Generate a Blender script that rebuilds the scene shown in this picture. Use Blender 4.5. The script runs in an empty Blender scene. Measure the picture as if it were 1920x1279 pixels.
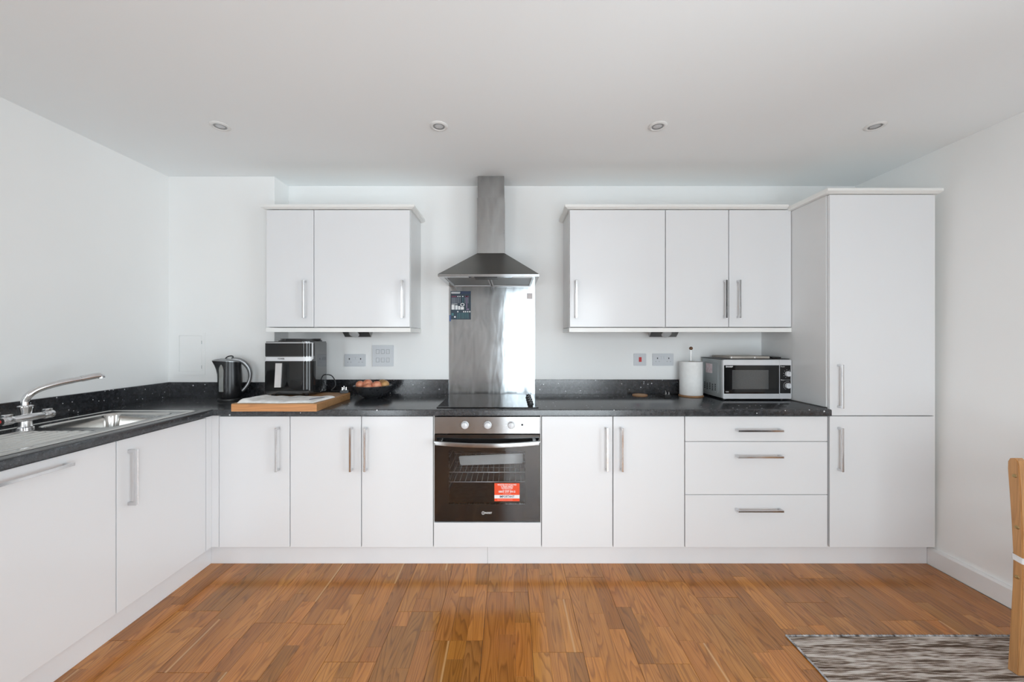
import bpy, bmesh, math, random
from mathutils import Vector, Matrix
random.seed(7)
S = bpy.context.scene
COL = S.collection
PI = math.pi

# ------------------------------------------------------------------ camera
cam_d = bpy.data.cameras.new('camera')
cam_d.sensor_fit = 'HORIZONTAL'
cam_d.sensor_width = 36.0
cam_d.lens = 720.0 / 1920.0 * 36.0
cam_d.shift_x = 3.0 / 1920.0
cam_d.shift_y = -4.5 / 1920.0
cam_d.clip_start = 0.02
cam = bpy.data.objects.new('camera', cam_d)
cam.location = (0, 0, 1.28)
cam.rotation_euler = (PI / 2, 0, 0)
COL.objects.link(cam)
S.camera = cam

# ------------------------------------------------------------------ world: overcast sky over a darker horizon
SKY = 5.0
world = bpy.data.worlds.new('overcast_sky')
S.world = world
world.use_nodes = True
wn = world.node_tree.nodes
wl = world.node_tree.links
wn.clear()
w_out = wn.new('ShaderNodeOutputWorld')
w_bg = wn.new('ShaderNodeBackground')
w_tc = wn.new('ShaderNodeTexCoord')
w_sep = wn.new('ShaderNodeSeparateXYZ')
w_rmp = wn.new('ShaderNodeValToRGB')
w_rmp.color_ramp.elements[0].position = 0.47
w_rmp.color_ramp.elements[0].color = (0.73, 0.79, 0.835, 1)
w_rmp.color_ramp.elements[1].position = 0.54
w_rmp.color_ramp.elements[1].color = (0.885, 0.955, 1.005, 1)
w_map = wn.new('ShaderNodeMapRange')
w_map.inputs[1].default_value = -1
w_map.inputs[2].default_value = 1
wl.new(w_tc.outputs['Generated'], w_sep.inputs[0])
wl.new(w_sep.outputs[2], w_map.inputs[0])
wl.new(w_map.outputs[0], w_rmp.inputs[0])
wl.new(w_rmp.outputs[0], w_bg.inputs[0])
w_bg.inputs[1].default_value = SKY
wl.new(w_bg.outputs[0], w_out.inputs[0])


def portal(name, loc, rot, sx, sy):
    d = bpy.data.lights.new(name, 'AREA')
    d.shape = 'RECTANGLE'
    d.size = sx
    d.size_y = sy
    d.cycles.is_portal = True
    o = bpy.data.objects.new(name, d)
    o.location = loc
    o.rotation_euler = rot
    COL.objects.link(o)


# unseen window openings: a glazed door known by its reflections, two more added for fill
W1 = dict(x0=-0.12, x1=1.52, z0=0.02, z1=2.02, y=-1.05)
W2_FILL = dict(x0=-2.00, x1=-1.42, z0=0.02, z1=2.02)  # added opening that evens out the light on the left side
WR_FILL = dict(y0=-0.85, y1=0.75, z0=0.10, z1=2.22)  # added opening, sized to brighten the left wall
portal('window_light', ((W1['x0'] + W1['x1']) / 2, W1['y'] - 0.08, (W1['z0'] + W1['z1']) / 2), (PI / 2, 0, 0),
       W1['x1'] - W1['x0'], W1['z1'] - W1['z0'])
portal('window_light', ((W2_FILL['x0'] + W2_FILL['x1']) / 2, W1['y'] - 0.08, (W2_FILL['z0'] + W2_FILL['z1']) / 2), (PI / 2, 0, 0),
       W2_FILL['x1'] - W2_FILL['x0'], W2_FILL['z1'] - W2_FILL['z0'])
portal('window_light', (2.53, (WR_FILL['y0'] + WR_FILL['y1']) / 2, (WR_FILL['z0'] + WR_FILL['z1']) / 2), (PI / 2, 0, PI / 2),
       WR_FILL['y1'] - WR_FILL['y0'], WR_FILL['z1'] - WR_FILL['z0'])

vs = S.view_settings
S.display_settings.display_device = 'sRGB'
vs.view_transform = 'Standard'
vs.look = 'None'
vs.exposure = 0.69
vs.gamma = 1.0
vs.use_curve_mapping = False
S.cycles.use_denoising = True
S.cycles.max_bounces = 14
S.cycles.diffuse_bounces = 8
S.cycles.glossy_bounces = 6
S.cycles.transparent_max_bounces = 12
S.cycles.caustics_reflective = False
S.cycles.sample_clamp_indirect = 6.0

# ------------------------------------------------------------------ materials
MATS = {}


def mat(name, col, rough=0.5, metal=0.0, ior=1.5, coat=0.0, coat_r=0.05, spec=0.5, emit=None):
    m = bpy.data.materials.new(name)
    m.use_nodes = True
    b = m.node_tree.nodes['Principled BSDF']
    b.inputs['Base Color'].default_value = (*col, 1)
    b.inputs['Roughness'].default_value = rough
    b.inputs['Metallic'].default_value = metal
    b.inputs['IOR'].default_value = ior
    b.inputs['Specular IOR Level'].default_value = spec
    b.inputs['Coat Weight'].default_value = coat
    b.inputs['Coat Roughness'].default_value = coat_r
    MATS[name] = m
    return m


def nodes(m):
    return m.node_tree.nodes, m.node_tree.links, m.node_tree.nodes['Principled BSDF']


def N(ns, typ, **kw):
    n = ns.new(typ)
    for k, v in kw.items():
        if k.startswith('i_'):
            key = k[2:]
            key = int(key) if key.isdigit() else key.replace('_', ' ')
            n.inputs[key].default_value = v
        else:
            setattr(n, k, v)
    return n


def ramp(ns, stops):
    r = ns.new('ShaderNodeValToRGB')
    e = r.color_ramp.elements
    while len(e) < len(stops):
        e.new(0.5)
    for i, (p, c) in enumerate(stops):
        e[i].position = p
        e[i].color = (*c, 1) if len(c) == 3 else c
    return r


def mottled(m, c0, c1, scale=8, detail=3, stretch=(1, 1, 1), bump=0.0, bscale=200, coord='Object', rough=None):
    ns, ls, b = nodes(m)
    tc = N(ns, 'ShaderNodeTexCoord')
    mp = N(ns, 'ShaderNodeMapping')
    mp.inputs['Scale'].default_value = stretch
    ls.new(tc.outputs[coord], mp.inputs[0])
    nz = N(ns, 'ShaderNodeTexNoise', i_Scale=scale, i_Detail=detail)
    ls.new(mp.outputs[0], nz.inputs['Vector'])
    r = ramp(ns, [(0.35, c0), (0.65, c1)])
    ls.new(nz.outputs[0], r.inputs[0])
    ls.new(r.outputs[0], b.inputs['Base Color'])
    if rough:
        mr = N(ns, 'ShaderNodeMapRange')
        mr.inputs[1].default_value, mr.inputs[2].default_value = 0.35, 0.65
        mr.inputs[3].default_value, mr.inputs[4].default_value = rough
        ls.new(nz.outputs[0], mr.inputs[0])
        ls.new(mr.outputs[0], b.inputs['Roughness'])
    if bump:
        n2 = N(ns, 'ShaderNodeTexNoise', i_Scale=bscale, i_Detail=2.0)
        ls.new(mp.outputs[0], n2.inputs['Vector'])
        bp = N(ns, 'ShaderNodeBump', i_Strength=bump, i_Distance=0.002)
        ls.new(n2.outputs[0], bp.inputs['Height'])
        ls.new(bp.outputs[0], b.inputs['Normal'])
    return m


wall_m = mottled(mat('wall_paint', (0.86, 0.87, 0.87), 0.6, spec=0.3), (0.87, 0.875, 0.87), (0.89, 0.895, 0.89), 1.6, bump=0.05, bscale=300)
ceil_m = mottled(mat('ceiling_paint', (0.80, 0.805, 0.80), 0.75, spec=0.2), (0.885, 0.91, 0.92), (0.895, 0.92, 0.93), 0.9)
skirt_m = mottled(mat('satin_woodwork', (0.82, 0.825, 0.825), 0.35), (0.81, 0.815, 0.815), (0.83, 0.835, 0.835), 3)
door_m = mottled(mat('gloss_white_door', (0.79, 0.80, 0.82), 0.14, ior=1.45, spec=0.5), (0.775, 0.782, 0.798), (0.785, 0.792, 0.808), 2, rough=(0.12, 0.17))
carc_m = mottled(mat('gap_shade_melamine', (0.30, 0.30, 0.30), 0.5), (0.28, 0.28, 0.28), (0.31, 0.31, 0.31), 5)  # white carcass board darkened so the door gaps read as shaded
side_m = mottled(mat('white_end_panel', (0.72, 0.72, 0.715), 0.3), (0.71, 0.715, 0.715), (0.73, 0.735, 0.735), 5)
edge_m = mottled(mat('white_trim_board', (0.84, 0.84, 0.82), 0.35), (0.83, 0.83, 0.81), (0.85, 0.85, 0.83), 5)
plinth_m = mottled(mat('white_plinth', (0.78, 0.79, 0.81), 0.22), (0.77, 0.78, 0.80), (0.79, 0.80, 0.82), 4)
chrome_m = mat('polished_chrome', (0.72, 0.72, 0.73), 0.13, 1.0)
mottled(chrome_m, (0.70, 0.70, 0.71), (0.75, 0.75, 0.76), 20)
pane_frame_m = mat('window_frame_white', (0.8, 0.8, 0.8), 0.4)
blackp_m = mottled(mat('black_plastic', (0.012, 0.012, 0.013), 0.4), (0.010, 0.010, 0.011), (0.018, 0.018, 0.019), 30)
blackg_m = mottled(mat('black_gloss', (0.008, 0.008, 0.009), 0.06, ior=1.45), (0.007, 0.007, 0.008), (0.012, 0.012, 0.012), 10)
blackm_m = mottled(mat('piano_black_side', (0.012, 0.013, 0.014), 0.05, ior=2.3), (0.011, 0.012, 0.013), (0.015, 0.016, 0.017), 10)
ovenblack_m = mottled(mat('coated_oven_glass', (0.008, 0.008, 0.009), 0.07, ior=1.85), (0.007, 0.007, 0.008), (0.012, 0.012, 0.012), 10)
silver_m = mottled(mat('silver_plastic', (0.66, 0.67, 0.69), 0.32, 0.1), (0.64, 0.65, 0.67), (0.68, 0.69, 0.71), 12)
greym_m = mottled(mat('grey_enamel', (0.36, 0.39, 0.40), 0.38, 0.2), (0.34, 0.37, 0.38), (0.39, 0.42, 0.43), 8)
socket_m = mottled(mat('white_socket_plastic', (0.62, 0.64, 0.67), 0.3), (0.61, 0.63, 0.66), (0.63, 0.65, 0.68), 8)
sockdet_m = mat('socket_detail_grey', (0.42, 0.44, 0.46), 0.4)
dark_m = mat('dark_recess', (0.015, 0.015, 0.016), 0.7)
red_m = mat('red_rocker', (0.55, 0.03, 0.03), 0.35)
blue_m = mat('blue_dot', (0.03, 0.08, 0.4), 0.35)
paper_m = mottled(mat('tissue_paper', (0.83, 0.83, 0.82), 0.9, spec=0.1), (0.81, 0.81, 0.80), (0.85, 0.85, 0.84), 40, bump=0.3, bscale=150)
towel_m = mottled(mat('white_tea_towel', (0.72, 0.72, 0.71), 0.95, spec=0.1), (0.66, 0.66, 0.64), (0.78, 0.78, 0.78), 25, bump=0.4, bscale=400)
bowl_m = mottled(mat('charcoal_glaze', (0.03, 0.032, 0.035), 0.3), (0.022, 0.023, 0.025), (0.036, 0.037, 0.040), 40, rough=(0.25, 0.35))
peach_m = mottled(mat('coral_skin', (0.72, 0.25, 0.15), 0.42), (0.52, 0.13, 0.07), (0.80, 0.36, 0.22), 22)
brownf_m = mottled(mat('brown_skin', (0.42, 0.22, 0.08), 0.45), (0.26, 0.13, 0.045), (0.55, 0.31, 0.12), 22)
cork_m = mottled(mat('pale_cork', (0.62, 0.45, 0.30), 0.8), (0.50, 0.34, 0.21), (0.70, 0.53, 0.37), 60)
lensg_m = mottled(mat('frosted_lens', (0.55, 0.57, 0.58), 0.35), (0.53, 0.55, 0.56), (0.57, 0.59, 0.60), 30)
lampw_m = mottled(mat('lamp_white', (0.78, 0.78, 0.77), 0.35), (0.77, 0.77, 0.76), (0.79, 0.79, 0.78), 20)
lampd_m = mottled(mat('lamp_baffle', (0.30, 0.30, 0.30), 0.3, 0.6), (0.28, 0.28, 0.28), (0.33, 0.33, 0.33), 20)
lampl_m = mottled(mat('lamp_face', (0.58, 0.59, 0.61), 0.25), (0.55, 0.56, 0.58), (0.62, 0.63, 0.65), 60)
navy_m = mottled(mat('navy_print', (0.022, 0.035, 0.06), 0.3), (0.018, 0.028, 0.045), (0.022, 0.048, 0.075), 12)
steel_grey_print = mat('grey_print', (0.20, 0.22, 0.26), 0.35)
teal_print = mat('teal_print', (0.05, 0.18, 0.20), 0.35)
purple_print = mat('purple_print', (0.22, 0.16, 0.26), 0.35)
maroon_print = mat('maroon_print', (0.16, 0.03, 0.07), 0.35)
white_print = mat('white_print', (0.80, 0.81, 0.82), 0.4)
blue_print = mat('blue_print', (0.012, 0.03, 0.085), 0.4)
tab_blue = mat('tab_blue', (0.05, 0.10, 0.26), 0.4)
orange_m = mat('orange_sticker', (0.80, 0.085, 0.03), 0.35)
pale_sticker = mat('pale_sticker', (0.80, 0.74, 0.74), 0.5)
pink_sticker = mottled(mat('pink_label', (0.70, 0.58, 0.60), 0.6), (0.66, 0.52, 0.54), (0.76, 0.68, 0.70), 60)
beige_m = mottled(mat('beige_tray', (0.42, 0.38, 0.34), 0.5), (0.38, 0.34, 0.30), (0.47, 0.43, 0.39), 14)
cavity_m = mottled(mat('oven_enamel', (0.12, 0.12, 0.122), 0.3), (0.10, 0.10, 0.102), (0.15, 0.15, 0.152), 30)
glint_m = mottled(mat('pale_reflection', (0.80, 0.80, 0.78), 0.5, 0.0), (0.72, 0.72, 0.70), (0.84, 0.84, 0.82), 12)  # bright reflection put into a pale solid colour
rackw_m = mat('rack_wire', (0.85, 0.85, 0.85), 0.3, 0.5)
strap_m = mottled(mat('white_strap', (0.72, 0.72, 0.73), 0.8), (0.68, 0.68, 0.69), (0.76, 0.76, 0.77), 60)
brass_m = mat('brass_screw', (0.45, 0.33, 0.16), 0.35, 0.9)
gauge_m = mottled(mat('water_gauge', (0.55, 0.56, 0.54), 0.3), (0.50, 0.51, 0.48), (0.60, 0.61, 0.60), 20)
kbody_m = mottled(mat('gunmetal_kettle', (0.02, 0.02, 0.022), 0.26, 0.3), (0.016, 0.016, 0.018), (0.024, 0.024, 0.026), 15)
ksilver_m = mottled(mat('kettle_silver', (0.30, 0.31, 0.32), 0.3, 0.7), (0.28, 0.29, 0.30), (0.33, 0.34, 0.35), 15)


def steel(name, col, rough, aniso, smear=0.06, rot=0.25, streak=(3, 1, 90), lo=0.90, hi=1.08, wob=0.0):
    m = mat(name, col, rough, 1.0)
    ns, ls, b = nodes(m)
    tc = N(ns, 'ShaderNodeTexCoord')
    mp = N(ns, 'ShaderNodeMapping')
    mp.inputs['Scale'].default_value = streak
    ls.new(tc.outputs['Object'], mp.inputs[0])
    nz = N(ns, 'ShaderNodeTexNoise', i_Scale=6.0, i_Detail=4.0)
    ls.new(mp.outputs[0], nz.inputs['Vector'])
    n2 = N(ns, 'ShaderNodeTexNoise', i_Scale=7.0, i_Detail=5.0, i_Distortion=1.2)
    mp2 = N(ns, 'ShaderNodeMapping')
    mp2.inputs['Scale'].default_value = (2.2, 1, 0.6)
    ls.new(tc.outputs['Object'], mp2.inputs[0])
    ls.new(mp2.outputs[0], n2.inputs['Vector'])
    mr = N(ns, 'ShaderNodeMapRange')
    mr.inputs[1].default_value, mr.inputs[2].default_value = 0.3, 0.7
    mr.inputs[3].default_value, mr.inputs[4].default_value = rough - smear, rough + smear
    ls.new(n2.outputs[0], mr.inputs[0])
    ls.new(mr.outputs[0], b.inputs['Roughness'])
    mx = N(ns, 'ShaderNodeMix', data_type='RGBA')
    mx.inputs[6].default_value = (*[c * lo for c in col], 1)
    mx.inputs[7].default_value = (*[min(1, c * hi) for c in col], 1)
    ad = N(ns, 'ShaderNodeMath', operation='MULTIPLY_ADD')
    ad.inputs[1].default_value = 0.4
    ls.new(nz.outputs[0], ad.inputs[0])
    sc = N(ns, 'ShaderNodeMath', operation='MULTIPLY')
    sc.inputs[1].default_value = 0.6
    cn = N(ns, 'ShaderNodeMapRange')
    cn.inputs[1].default_value, cn.inputs[2].default_value = 0.34, 0.66
    ls.new(n2.outputs[0], cn.inputs[0])
    ls.new(cn.outputs[0], sc.inputs[0])
    ls.new(sc.outputs[0], ad.inputs[2])
    ls.new(ad.outputs[0], mx.inputs[0])
    ls.new(mx.outputs[2], b.inputs['Base Color'])
    b.inputs['Anisotropic'].default_value = aniso
    b.inputs['Anisotropic Rotation'].default_value = rot
    if wob:
        n3 = N(ns, 'ShaderNodeTexNoise', i_Scale=5.0, i_Detail=3.0)
        ls.new(mp2.outputs[0], n3.inputs['Vector'])
        bp = N(ns, 'ShaderNodeBump', i_Strength=wob, i_Distance=0.004)
        ls.new(n3.outputs[0], bp.inputs['Height'])
        ls.new(bp.outputs[0], b.inputs['Normal'])
    tg = N(ns, 'ShaderNodeTangent', direction_type='UV_MAP')
    ls.new(tg.outputs[0], b.inputs['Tangent'])
    return m


steel_m = steel('brushed_steel', (0.44, 0.445, 0.45), 0.20, 0.85, 0.025)
chim_m = steel('hood_steel', (0.36, 0.355, 0.35), 0.33, 0.6)
splash_m = steel('smeared_splash_steel', (0.50, 0.535, 0.56), 0.19, 0.92, 0.05, lo=0.72, hi=1.25, wob=0.18)
canopy_m = mottled(mat('canopy_steel', (0.20, 0.195, 0.185), 0.36, 1.0), (0.185, 0.18, 0.172), (0.205, 0.20, 0.19), 4)
filter_m = mottled(mat('filter_mesh', (0.30, 0.30, 0.29), 0.55, 0.6), (0.26, 0.26, 0.25), (0.34, 0.34, 0.33), 300)
sink_m = steel('sink_steel', (0.60, 0.59, 0.57), 0.15, 0.0, 0.015, lo=0.97, hi=1.03)


def thin_glass(name, tint, rough=0.0, ior=1.5):
    m = bpy.data.materials.new(name)
    m.use_nodes = True
    ns, ls = m.node_tree.nodes, m.node_tree.links
    ns.clear()
    out = N(ns, 'ShaderNodeOutputMaterial')
    mx = N(ns, 'ShaderNodeMixShader')
    tr = N(ns, 'ShaderNodeBsdfTransparent')
    tr.inputs[0].default_value = (*tint, 1)
    gl = N(ns, 'ShaderNodeBsdfGlossy')
    gl.inputs['Roughness'].default_value = rough
    fr = N(ns, 'ShaderNodeFresnel')
    fr.inputs[0].default_value = ior
    ls.new(fr.outputs[0], mx.inputs[0])
    ls.new(tr.outputs[0], mx.inputs[1])
    ls.new(gl.outputs[0], mx.inputs[2])
    ls.new(mx.outputs[0], out.inputs[0])
    return m


winglass_m = thin_glass('window_glass', (0.97, 0.98, 0.98), 0.0, 1.3)
ovenglass_m = thin_glass('oven_glass', (0.88, 0.89, 0.90), 0.02, 1.6)


def worktop_mat():
    m = mat('speckled_slate_laminate', (0.03, 0.032, 0.036), 0.2, ior=1.72)
    ns, ls, b = nodes(m)
    tc = N(ns, 'ShaderNodeTexCoord')
    g = N(ns, 'ShaderNodeNewGeometry')
    nz = N(ns, 'ShaderNodeTexNoise', i_Scale=45.0, i_Detail=6.0, i_Roughness=0.7)
    ls.new(g.outputs['Position'], nz.inputs['Vector'])
    r = ramp(ns, [(0.35, (0.014, 0.015, 0.017)), (0.55, (0.030, 0.031, 0.035)), (0.75, (0.075, 0.077, 0.083))])
    ls.new(nz.outputs[0], r.inputs[0])
    v = N(ns, 'ShaderNodeTexVoronoi', i_Scale=38.0)
    ls.new(g.outputs['Position'], v.inputs['Vector'])
    sep = N(ns, 'ShaderNodeSeparateColor')
    ls.new(v.outputs['Color'], sep.inputs[0])
    # only some cells carry a chip, and its size varies with the cell
    th = N(ns, 'ShaderNodeMapRange')
    th.inputs[1].default_value, th.inputs[2].default_value = 0.50, 1.0
    th.inputs[3].default_value, th.inputs[4].default_value = 0.0, 0.17
    ls.new(sep.outputs[0], th.inputs[0])
    lt = N(ns, 'ShaderNodeMath', operation='LESS_THAN')
    ls.new(v.outputs['Distance'], lt.inputs[0])
    ls.new(th.outputs[0], lt.inputs[1])
    v2 = N(ns, 'ShaderNodeTexVoronoi', i_Scale=150.0)
    ls.new(g.outputs['Position'], v2.inputs['Vector'])
    sep2 = N(ns, 'ShaderNodeSeparateColor')
    ls.new(v2.outputs['Color'], sep2.inputs[0])
    th2 = N(ns, 'ShaderNodeMapRange')
    th2.inputs[1].default_value, th2.inputs[2].default_value = 0.84, 1.0
    th2.inputs[3].default_value, th2.inputs[4].default_value = 0.0, 0.3
    ls.new(sep2.outputs[0], th2.inputs[0])
    lt2 = N(ns, 'ShaderNodeMath', operation='LESS_THAN')
    ls.new(v2.outputs['Distance'], lt2.inputs[0])
    ls.new(th2.outputs[0], lt2.inputs[1])
    m1 = N(ns, 'ShaderNodeMix', data_type='RGBA')
    m1.inputs[7].default_value = (0.11, 0.113, 0.122, 1)
    ls.new(lt2.outputs[0], m1.inputs[0])
    ls.new(r.outputs[0], m1.inputs[6])
    m2 = N(ns, 'ShaderNodeMix', data_type='RGBA')
    m2.inputs[7].default_value = (0.62, 0.63, 0.66, 1)
    ls.new(lt.outputs[0], m2.inputs[0])
    ls.new(m1.outputs[2], m2.inputs[6])
    ls.new(m2.outputs[2], b.inputs['Base Color'])
    return m


worktop_m = worktop_mat()


def wood_mat(name, dark, mid, light, rough, axis='Y', gscale=1.0, use_obj_col=False, coat=0.0, fig=0.42, ior=1.5):
    m = mat(name, mid, rough, coat=coat, coat_r=0.15, ior=ior)
    ns, ls, b = nodes(m)
    tc = N(ns, 'ShaderNodeTexCoord')
    oi = N(ns, 'ShaderNodeObjectInfo')
    add = N(ns, 'ShaderNodeVectorMath', operation='MULTIPLY_ADD')
    cmb = N(ns, 'ShaderNodeCombineXYZ')
    for i in range(3):
        ls.new(oi.outputs['Random'], cmb.inputs[i])
    add.inputs[1].default_value = (7.3, 11.1, 5.7)
    ls.new(cmb.outputs[0], add.inputs[0])
    ls.new(tc.outputs['Object'], add.inputs[2])
    mp = N(ns, 'ShaderNodeMapping')
    st = {'X': (0.09, 1, 1), 'Y': (1, 0.09, 1), 'Z': (1, 1, 0.09)}[axis]
    mp.inputs['Scale'].default_value = tuple(s * gscale for s in st)
    ls.new(add.outputs[0], mp.inputs[0])
    # broad figure: distorted rings give the cathedral grain
    n0 = N(ns, 'ShaderNodeTexNoise', i_Scale=14.0, i_Detail=1.5, i_Roughness=0.45)
    ls.new(mp.outputs[0], n0.inputs['Vector'])
    ms = N(ns, 'ShaderNodeMath', operation='MULTIPLY')
    ms.inputs[1].default_value = 16.0
    ls.new(n0.outputs[0], ms.inputs[0])
    fr = N(ns, 'ShaderNodeMath', operation='FRACT')
    ls.new(ms.outputs[0], fr.inputs[0])
    rg = ramp(ns, [(0.0, (0, 0, 0)), (0.55, (0.25, 0.25, 0.25)), (0.85, (1, 1, 1)), (1.0, (0, 0, 0))])
    ls.new(fr.outputs[0], rg.inputs[0])
    # fine fibre
    mpf = N(ns, 'ShaderNodeMapping')
    sf = {'X': (0.02, 1, 1), 'Y': (1, 0.02, 1), 'Z': (1, 1, 0.02)}[axis]
    mpf.inputs['Scale'].default_value = sf
    ls.new(add.outputs[0], mpf.inputs[0])
    nf = N(ns, 'ShaderNodeTexNoise', i_Scale=420.0, i_Detail=3.0)
    ls.new(mpf.outputs[0], nf.inputs['Vector'])
    nb = N(ns, 'ShaderNodeTexNoise', i_Scale=5.0, i_Detail=2.0)
    ls.new(mp.outputs[0], nb.inputs['Vector'])
    rb = ramp(ns, [(0.3, mid), (0.7, light)])
    ls.new(nb.outputs[0], rb.inputs[0])
    mA = N(ns, 'ShaderNodeMix', data_type='RGBA')
    mA.inputs[7].default_value = (*dark, 1)
    fa = N(ns, 'ShaderNodeMath', operation='MULTIPLY')
    fa.inputs[1].default_value = fig
    ls.new(rg.outputs[0], fa.inputs[0])
    ls.new(fa.outputs[0], mA.inputs[0])
    ls.new(rb.outputs[0], mA.inputs[6])
    mB = N(ns, 'ShaderNodeMix', data_type='RGBA', blend_type='MULTIPLY')
    rf = ramp(ns, [(0.35, (0.72, 0.70, 0.68)), (0.6, (1.05, 1.05, 1.05))])
    ls.new(nf.outputs[0], rf.inputs[0])
    mB.inputs[0].default_value = 0.6
    ls.new(mA.outputs[2], mB.inputs[6])
    ls.new(rf.outputs[0], mB.inputs[7])
    last = mB.outputs[2]
    if use_obj_col:
        mC = N(ns, 'ShaderNodeMix', data_type='RGBA', blend_type='MULTIPLY')
        mC.inputs[0].default_value = 1.0
        # each strip of the joined field gets its own tone
        gi = N(ns, 'ShaderNodeNewGeometry')
        ri = ramp(ns, [(0.0, (0.82, 0.82, 0.82)), (1.0, (1.14, 1.14, 1.14))])
        ls.new(gi.outputs['Random Per Island'], ri.inputs[0])
        mI = N(ns, 'ShaderNodeMix', data_type='RGBA', blend_type='MULTIPLY')
        mI.inputs[0].default_value = 1.0
        ls.new(last, mI.inputs[6])
        ls.new(ri.outputs[0], mI.inputs[7])
        ls.new(mI.outputs[2], mC.inputs[6])
        ls.new(oi.outputs['Color'], mC.inputs[7])
        # sapwood streak: alpha of the object colour carries its place across the strip
        sx = N(ns, 'ShaderNodeSeparateXYZ')
        ls.new(tc.outputs['Object'], sx.inputs[0])
        sl = N(ns, 'ShaderNodeMath', operation='MULTIPLY_ADD')
        sl.inputs[1].default_value = 0.012
        ls.new(sx.outputs[1], sl.inputs[0])
        ls.new(sx.outputs[0], sl.inputs[2])
        off = N(ns, 'ShaderNodeMath', operation='SUBTRACT')
        ls.new(sl.outputs[0], off.inputs[0])
        ls.new(oi.outputs['Alpha'], off.inputs[1])
        ab = N(ns, 'ShaderNodeMath', operation='ABSOLUTE')
        ls.new(off.outputs[0], ab.inputs[0])
        sr = N(ns, 'ShaderNodeMapRange')
        sr.inputs[1].default_value, sr.inputs[2].default_value = 0.001, 0.006
        sr.inputs[3].default_value, sr.inputs[4].default_value = 0.75, 0.0
        ls.new(ab.outputs[0], sr.inputs[0])
        mD = N(ns, 'ShaderNodeMix', data_type='RGBA')
        mD.inputs[7].default_value = (0.62, 0.36, 0.15, 1)
        ls.new(sr.outputs[0], mD.inputs[0])
        ls.new(mC.outputs[2], mD.inputs[6])
        last = mD.outputs[2]
    ls.new(last, b.inputs['Base Color'])
    bp = N(ns, 'ShaderNodeBump', i_Strength=0.10, i_Distance=0.0006)
    ls.new(nf.outputs[0], bp.inputs['Height'])
    ls.new(bp.outputs[0], b.inputs['Normal'])
    return m


floor_m = wood_mat('oak_strip_floor', (0.17, 0.054, 0.009), (0.42, 0.152, 0.024), (0.50, 0.208, 0.046), 0.19, 'Y', 1.0, True, fig=0.62, ior=1.6)
board_m = wood_mat('beech_board_side', (0.36, 0.15, 0.06), (0.60, 0.27, 0.10), (0.70, 0.36, 0.16), 0.45, 'X', 0.8)
boardtop_m = wood_mat('worn_board_top', (0.16, 0.07, 0.025), (0.33, 0.17, 0.07), (0.45, 0.26, 0.12), 0.5, 'X', 1.0)
chair_m = wood_mat('honey_wood_chair', (0.30, 0.13, 0.045), (0.50, 0.25, 0.09), (0.58, 0.31, 0.13), 0.35, 'Z', 0.8)
ball_m = wood_mat('walnut_ball', (0.06, 0.03, 0.015), (0.16, 0.08, 0.04), (0.2, 0.11, 0.06), 0.4, 'Z', 2.0)
base_m = wood_mat('beech_disc', (0.20, 0.09, 0.04), (0.36, 0.19, 0.09), (0.44, 0.25, 0.13), 0.45, 'X', 1.5)


def rug_mat():
    m = mat('woven_rug', (0.3, 0.27, 0.24), 0.95, spec=0.1)
    ns, ls, b = nodes(m)
    tc = N(ns, 'ShaderNodeTexCoord')
    mp = N(ns, 'ShaderNodeMapping')
    mp.inputs['Scale'].default_value = (0.06, 1, 1)
    ls.new(tc.outputs['Object'], mp.inputs[0])
    nz = N(ns, 'ShaderNodeTexNoise', i_Scale=210.0, i_Detail=2.0, i_Roughness=0.6)
    ls.new(mp.outputs[0], nz.inputs['Vector'])
    n2 = N(ns, 'ShaderNodeTexNoise', i_Scale=60.0, i_Detail=1.0)
    ls.new(mp.outputs[0], n2.inputs['Vector'])
    av = N(ns, 'ShaderNodeMath', operation='MULTIPLY_ADD')
    av.inputs[1].default_value = 0.30
    ls.new(n2.outputs[0], av.inputs[0])
    hv = N(ns, 'ShaderNodeMath', operation='MULTIPLY')
    hv.inputs[1].default_value = 0.70
    ls.new(nz.outputs[0], hv.inputs[0])
    ls.new(hv.outputs[0], av.inputs[2])
    r = ramp(ns, [(0.39, (0.09, 0.062, 0.045)), (0.46, (0.24, 0.185, 0.15)), (0.52, (0.44, 0.375, 0.33)), (0.60, (0.66, 0.61, 0.57))])
    ls.new(av.outputs[0], r.inputs[0])
    # slanted twill between the weft rows
    wv = N(ns, 'ShaderNodeTexWave', wave_type='BANDS', bands_direction='DIAGONAL', i_Scale=70.0, i_Distortion=0.6)
    ls.new(tc.outputs['Object'], wv.inputs['Vector'])
    mx = N(ns, 'ShaderNodeMix', data_type='RGBA', blend_type='MULTIPLY')
    rw = ramp(ns, [(0.2, (0.62, 0.58, 0.55)), (0.6, (1.05, 1.05, 1.05))])
    ls.new(wv.outputs[0], rw.inputs[0])
    mx.inputs[0].default_value = 0.8
    ls.new(r.outputs[0], mx.inputs[6])
    ls.new(rw.outputs[0], mx.inputs[7])
    ls.new(mx.outputs[2], b.inputs['Base Color'])
    bp = N(ns, 'ShaderNodeBump', i_Strength=0.6, i_Distance=0.002)
    ls.new(nz.outputs[0], bp.inputs['Height'])
    ls.new(bp.outputs[0], b.inputs['Normal'])
    return m


rug_m = rug_mat()
hem_m = mottled(mat('rug_hem', (0.3, 0.27, 0.25), 0.95, spec=0.1), (0.05, 0.045, 0.045), (0.55, 0.54, 0.54), 45, stretch=(1, 0.15, 0.15))
hem2_m = mottled(mat('rug_side_binding', (0.4, 0.38, 0.38), 0.95, spec=0.1), (0.14, 0.13, 0.13), (0.60, 0.60, 0.62), 30, stretch=(0.3, 1, 0.3))

# ------------------------------------------------------------------ builders
WLOC = {}


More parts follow.
